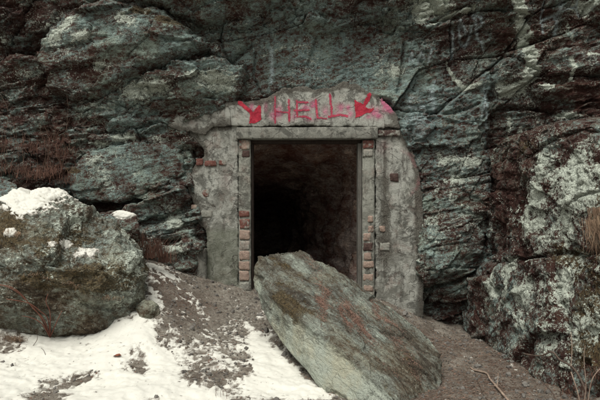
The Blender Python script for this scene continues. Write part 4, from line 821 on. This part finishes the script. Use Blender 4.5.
# long bare stems on the left cliff
stems = []
for k in range(26):
    px = rnd.uniform(0, 78); py = rnd.uniform(150, 182); b = Vector(ledge(px, py, -.08)); h_ = rnd.uniform(.3, .75); an = rnd.uniform(-.35, .35)
    stems.append([b + Vector((an * h_ * f * f + .015 * math.sin(f * 7 + k), -.05 * f + .02 * math.sin(f * 5 + k * 2), h_ * f)) for f in (0, .2, .4, .6, .8, 1)])
for k, lb in enumerate(['spindly bare shoots at the far left edge of the cliff', 'spindly bare shoots rising behind the snowy crown', 'spindly bare shoots near the big left slab']):
    sel = sorted(stems, key=lambda s_: s_[0].x)[k * 9:(k + 1) * 9]
    tag(tube_obj('bare_shoots', sel, [[.0026, .0024, .002, .0017, .0013, .0007]] * len(sel), M_STEM, 4), lb, 'shoots', 'bare shoots on the left cliff')
# brambles at the lower left
def gpath(pts):   # photo points with height above ground in metres
    out = []
    for px, py, h_ in pts:
        D = np.linspace(3.2, 7.0, 500); x = (px - 300) / FPX * D; z = CAM_Z + (200 - py) / FPX * D; g = ground_z(x, D + CAM_Y) + h_
        i = int(np.argmax(z <= g)); out.append(Vector((x[i], D[i] + CAM_Y, z[i])))
    return out
def smooth(path, n=5):
    out = []
    for i in range(len(path) - 1):
        p0, p1, p2, p3 = path[max(i - 1, 0)], path[i], path[i + 1], path[min(i + 2, len(path) - 1)]
        for k in range(n):
            t_ = k / n; out.append(.5 * ((2 * p1) + (p2 - p0) * t_ + (2 * p0 - 5 * p1 + 4 * p2 - p3) * t_ ** 2 + (3 * p1 - p0 - 3 * p2 + p3) * t_ ** 3))
    return out + [path[-1]]
def taper(n, a, b): return [a + (b - a) * i / (n - 1) for i in range(n)]
bramble_root = on_ground(50, 338)
def cane(pts): return smooth([Vector(bramble_root)] + [Vector(P3(*q)) for q in pts])
paths = [cane(p) for p in ([(44, 320, 5.4), (33, 308, 5.26), (20, 293, 5.14), (8, 286, 5.08), (-8, 285, 5.05)], [(40, 316, 5.38), (26, 300, 5.22), (12, 289, 5.12), (-6, 283, 5.08)], [(48, 319, 5.42), (40, 311, 5.3), (28, 303, 5.2), (6, 299, 5.1)],
         [(42, 324, 5.4), (32, 318, 5.3), (22, 316, 5.25)], [(58, 319, 5.4), (62, 311, 5.3)], [(50, 313, 5.35), (46, 302, 5.22), (48, 294, 5.16)])]
tag(tube_obj('bramble', paths, [taper(len(p), .006, .0025) for p in paths], M_BRAMBLE, 5), 'reddish bramble canes arching over snow at the foot of the boulder', 'bramble')
for lb, pts in (('thin curled stalk sticking out of snow beside the grass tuft', [(32, 347, .0), (37, 340, .05), (37, 333, .08), (34, 328, .10)]), ('short bent stalk in snow right of the grass tuft', [(46, 357, .0), (44, 351, .03), (41, 348, .045)]), ('upright thin stalk rising from the left grass tuft', [(17, 336, 0), (17, 328, .05), (16, 322, .09)])):
    p = smooth(gpath(pts)); tag(tube_obj('stalk', [p], [taper(len(p), .003, .0015)], M_TWIGD, 4), lb, 'stalk', 'stalks in the snow')
# fallen branch on the path at right, with side twigs
main = smooth(gpath([(470, 367, .012), (474, 370, .014), (486, 373, .02), (490, 379, .03), (496, 386, .03), (502, 393, .025), (510, 403, .02), (517, 412, .015)]))
tw = [smooth(gpath(p)) for p in ([(497, 386, .03), (498, 379, .07), (498, 372, .10)], [(496, 386, .03), (491, 386, .03), (487, 385, .03)])]
br = tube_obj('fallen_branch', [main], [taper(len(main), .007, .011)], M_TWIG, 7); tag(br, 'pale bare branch lying on the path below the lichened outcrop', 'branch')
for p in tw: k = tube_obj('twig', [p], [taper(len(p), .005, .002)], M_TWIG, 5); k.parent = br
p = smooth(gpath([(476, 375, .01), (479, 384, .01), (484, 395, .01), (490, 402, .01)])); tag(tube_obj('twig', [p], [taper(len(p), .003, .004)], M_TWIGD, 4), 'thin dark twig on the path left of the pale branch', 'twig')
def fpath(pts): return smooth([Vector(P3(*q)) for q in pts])
for lb, pts, r0, r1, m_ in (('bent bare branch sticking out from the outcrop over the path', [(524, 354, 4.95), (540, 356, 4.75), (552, 352, 4.65), (560, 360, 4.6), (571, 366, 4.55), (580, 378, 4.5), (590, 402, 4.4)], .006, .009, M_TWIGD),
                            ('thin sapling stem arching at the foot of the outcrop', [(534, 374, 4.95), (542, 382, 4.85), (552, 392, 4.75), (556, 404, 4.65)], .004, .006, M_TWIGD),
                            ('straight pale shoot in front of the mossy outcrop', [(584, 404, 4.3), (586, 385, 4.32), (584, 360, 4.35), (585, 346, 4.36)], .004, .002, M_TWIG),
                            ('curved pale shoot at the lower right edge', [(588, 404, 4.3), (590, 388, 4.32), (594, 376, 4.33), (603, 366, 4.34)], .005, .003, M_TWIG),
                            ('short upright shoot before the outcrop', [(571, 366, 4.5), (572, 348, 4.52), (571, 332, 4.55)], .0035, .002, M_TWIG),
                            ('forked grey stem near the bottom right corner', [(580, 404, 4.3), (577, 390, 4.32), (571, 372, 4.4)], .006, .004, M_TWIG)):
    p = fpath(pts); tag(tube_obj('branch', [p], [taper(len(p), r0, r1)], m_, 5), lb, 'branch', 'bare branches at the foot of the outcrop')
# brown leaf on the snow
lx, ly, lz = on_ground(117, 358)
LV = [(-.045, 0, 0), (-.02, -.022, .012), (.01, -.025, .006), (.035, -.012, .014), (.05, .006, .004), (.02, .02, .016), (-.015, .022, .01), (0, 0, .002), (.085, .004, .012)]
LF = [(0, 1, 7, 7), (1, 2, 7, 7), (2, 3, 7, 7), (3, 4, 7, 7), (4, 5, 7, 7), (5, 6, 7, 7), (6, 0, 7, 7)]
me = bpy.data.meshes.new('fallen_leaf'); me.from_pydata(LV, [], [f[:3] for f in LF]); me.materials.append(M_LEAF); lo_ = bpy.data.objects.new('fallen_leaf', me); COL.objects.link(lo_); lo_.location = (lx, ly, lz + .014); lo_.scale = (.8, 1, 1.2)
tag(lo_, 'curled brown leaf lying alone on the snow', 'leaf')

def strips(name, P, ang, ln, wd, mat, pitch=None):
    """many little flat needles and leaf scraps in one mesh"""
    n_ = len(P); dx = np.stack([np.cos(ang), np.sin(ang), (pitch if pitch is not None else 0 * ang)], 1) * (ln / 2)[:, None]; dw = np.stack([-np.sin(ang), np.cos(ang), NR.uniform(-.5, .5, n_)], 1) * (wd / 2)[:, None]
    V_ = np.stack([P - dx - dw * .5, P - dx * .2 - dw, P + dx, P - dx * .2 + dw], 1).reshape(-1, 3); F_ = np.arange(4 * n_).reshape(-1, 4)
    return mesh_np(name, V_, F_, mat, smooth=False)
def sample(n_, x0, x1, y0, y1, cond):
    x = NR.uniform(x0, x1, n_); y = NR.uniform(y0, y1, n_); s_ = snow_field(x, y); k = cond(x, y, s_); x, y, s_ = x[k], y[k], s_[k]
    return np.stack([x, y, ground_z(x, y) + np.where(s_ > 0, .002 + .011 * sst(0, .16, s_), 0) + .004], 1)
for nm, cnt, cond, m_, l0, l1, w0, w1 in (('needle_litter', 26000, lambda x, y, s_: (s_ < .01) & (NR.rand(len(x)) < np.clip(.75 + 1.3 * perlin(x * 2.2, y * 2.2, 0 * x, 9), .05, 1)), M_NEEDLE, .015, .06, .0018, .006),
                                           ('leaf_scraps', 5000, lambda x, y, s_: (s_ < .02), M_NEEDLER, .012, .035, .006, .014), ('snow_debris', 2600, lambda x, y, s_: (s_ > 0) & (NR.rand(len(x)) < np.clip(.4 + 1.6 * perlin(x * 1.5, y * 1.5, 0 * x, 19), .04, 1)), M_TWIGD, .008, .05, .0015, .006)):
    P = sample(cnt, -3.1, 2.6, -3.6, .1, cond); n_ = len(P)
    o = strips(nm, P, NR.uniform(0, 6.28, n_), NR.uniform(l0, l1, n_), NR.uniform(w0, w1, n_), m_, NR.uniform(-.15, .15, n_))
    tag(o, {'needle_litter': 'brown needle litter scattered over the bare soil', 'leaf_scraps': 'rusty leaf scraps scattered over the bare soil', 'snow_debris': 'dark specks and twiglets scattered on the snow'}[nm], 'litter', kind='stuff')
P = sample(7000, .75, 2.2, -3.4, -.3, lambda x, y, s_: NR.rand(len(x)) < np.clip(.6 + 1.3 * perlin(x * 2.6, y * 2.6, 0 * x, 29), .05, 1)); n_ = len(P)
tag(strips('leaf_litter', P, NR.uniform(0, 6.28, n_), NR.uniform(.012, .045, n_), NR.uniform(.004, .015, n_), M_NEEDLE, NR.uniform(-.25, .25, n_)), 'dead brown leaf litter along the path right of the leaning slab', 'litter', kind='stuff')
# pebbles and clods
U, FI = ico(2); P = sample(5200, -2.6, 2.3, -3.4, 0, lambda x, y, s_: s_ < .03); n_ = len(P); rr = NR.gamma(.8, .0055, n_) + .002
V = (P[:, None, :] + U[None] * (rr[:, None] * NR.uniform(.6, 1.3, (n_, 3)))[:, None, :] * (1 + .25 * NR.uniform(-1, 1, (n_, len(U))))[..., None]).reshape(-1, 3); F = (np.arange(n_)[:, None, None] * len(U) + FI[None]).reshape(-1, 3)
tag(mesh_np('gravel', V, F, M_PEB, smooth=False), 'gravel and soil clods scattered over the bare slope', 'gravel', kind='stuff')
# rusty needles caught in the grooves of the leaning slab
sv = np.array([v.co[:] for v in slab.data.vertices]); sn = vnormals(sv, np.array([p.vertices[:] for p in slab.data.polygons]))
d_ = np.zeros(len(sv))
for p_, w_ in (([(306, 258, 6.35), (316, 270, 6.2), (324, 290, 5.98)], 4.), ([(318, 296, 5.9), (326, 304, 5.8), (322, 314, 5.65)], 3.5), ([(345, 300, 6.0), (352, 312, 5.85), (368, 336, 5.5), (385, 360, 5.25), (396, 376, 5.1)], 3.2), ([(388, 322, 5.8), (396, 336, 5.6), (404, 350, 5.5), (414, 372, 5.2)], 6.), ([(370, 300, 6.1), (378, 312, 5.9)], 3.), ([(338, 302, 5.9), (348, 318, 5.7)], 2.5)):
    q = [(P3(*c)[0], P3(*c)[2]) for c in p_]; d_ = np.maximum(d_, np.exp(-(line_dist(sv[:, 0] + .02 * fbm(sv[:, 0] * 9, sv[:, 1] * 9, sv[:, 2] * 9, 2, 3), sv[:, 2], q) / (w_ * 5.6 / FPX)) ** 2))
d_ *= (sn @ nf > .25) * np.clip(.6 + 2. * fbm(sv[:, 0] * 6, sv[:, 1] * 6, sv[:, 2] * 6, 2, 77), .05, 1); d_ += .012 * (sn[:, 2] > .4)
idx = NR.choice(len(sv), 13000, p=d_ / d_.sum()); n_ = len(idx)
P = sv[idx] + sn[idx] * NR.uniform(.002, .008, (n_, 1)) + NR.normal(0, .004, (n_, 3)); an = NR.normal(math.atan2(d1[1], d1[0]), .9, n_)
o = strips('needle_litter', P, an, NR.uniform(.008, .03, n_), NR.uniform(.0015, .004, n_), M_NEEDLER, NR.normal(d1[2] * .9, .3, n_)); o.parent = slab; o['kind'] = 'stuff'; o['label'] = 'rusty needles caught in the slab grooves'
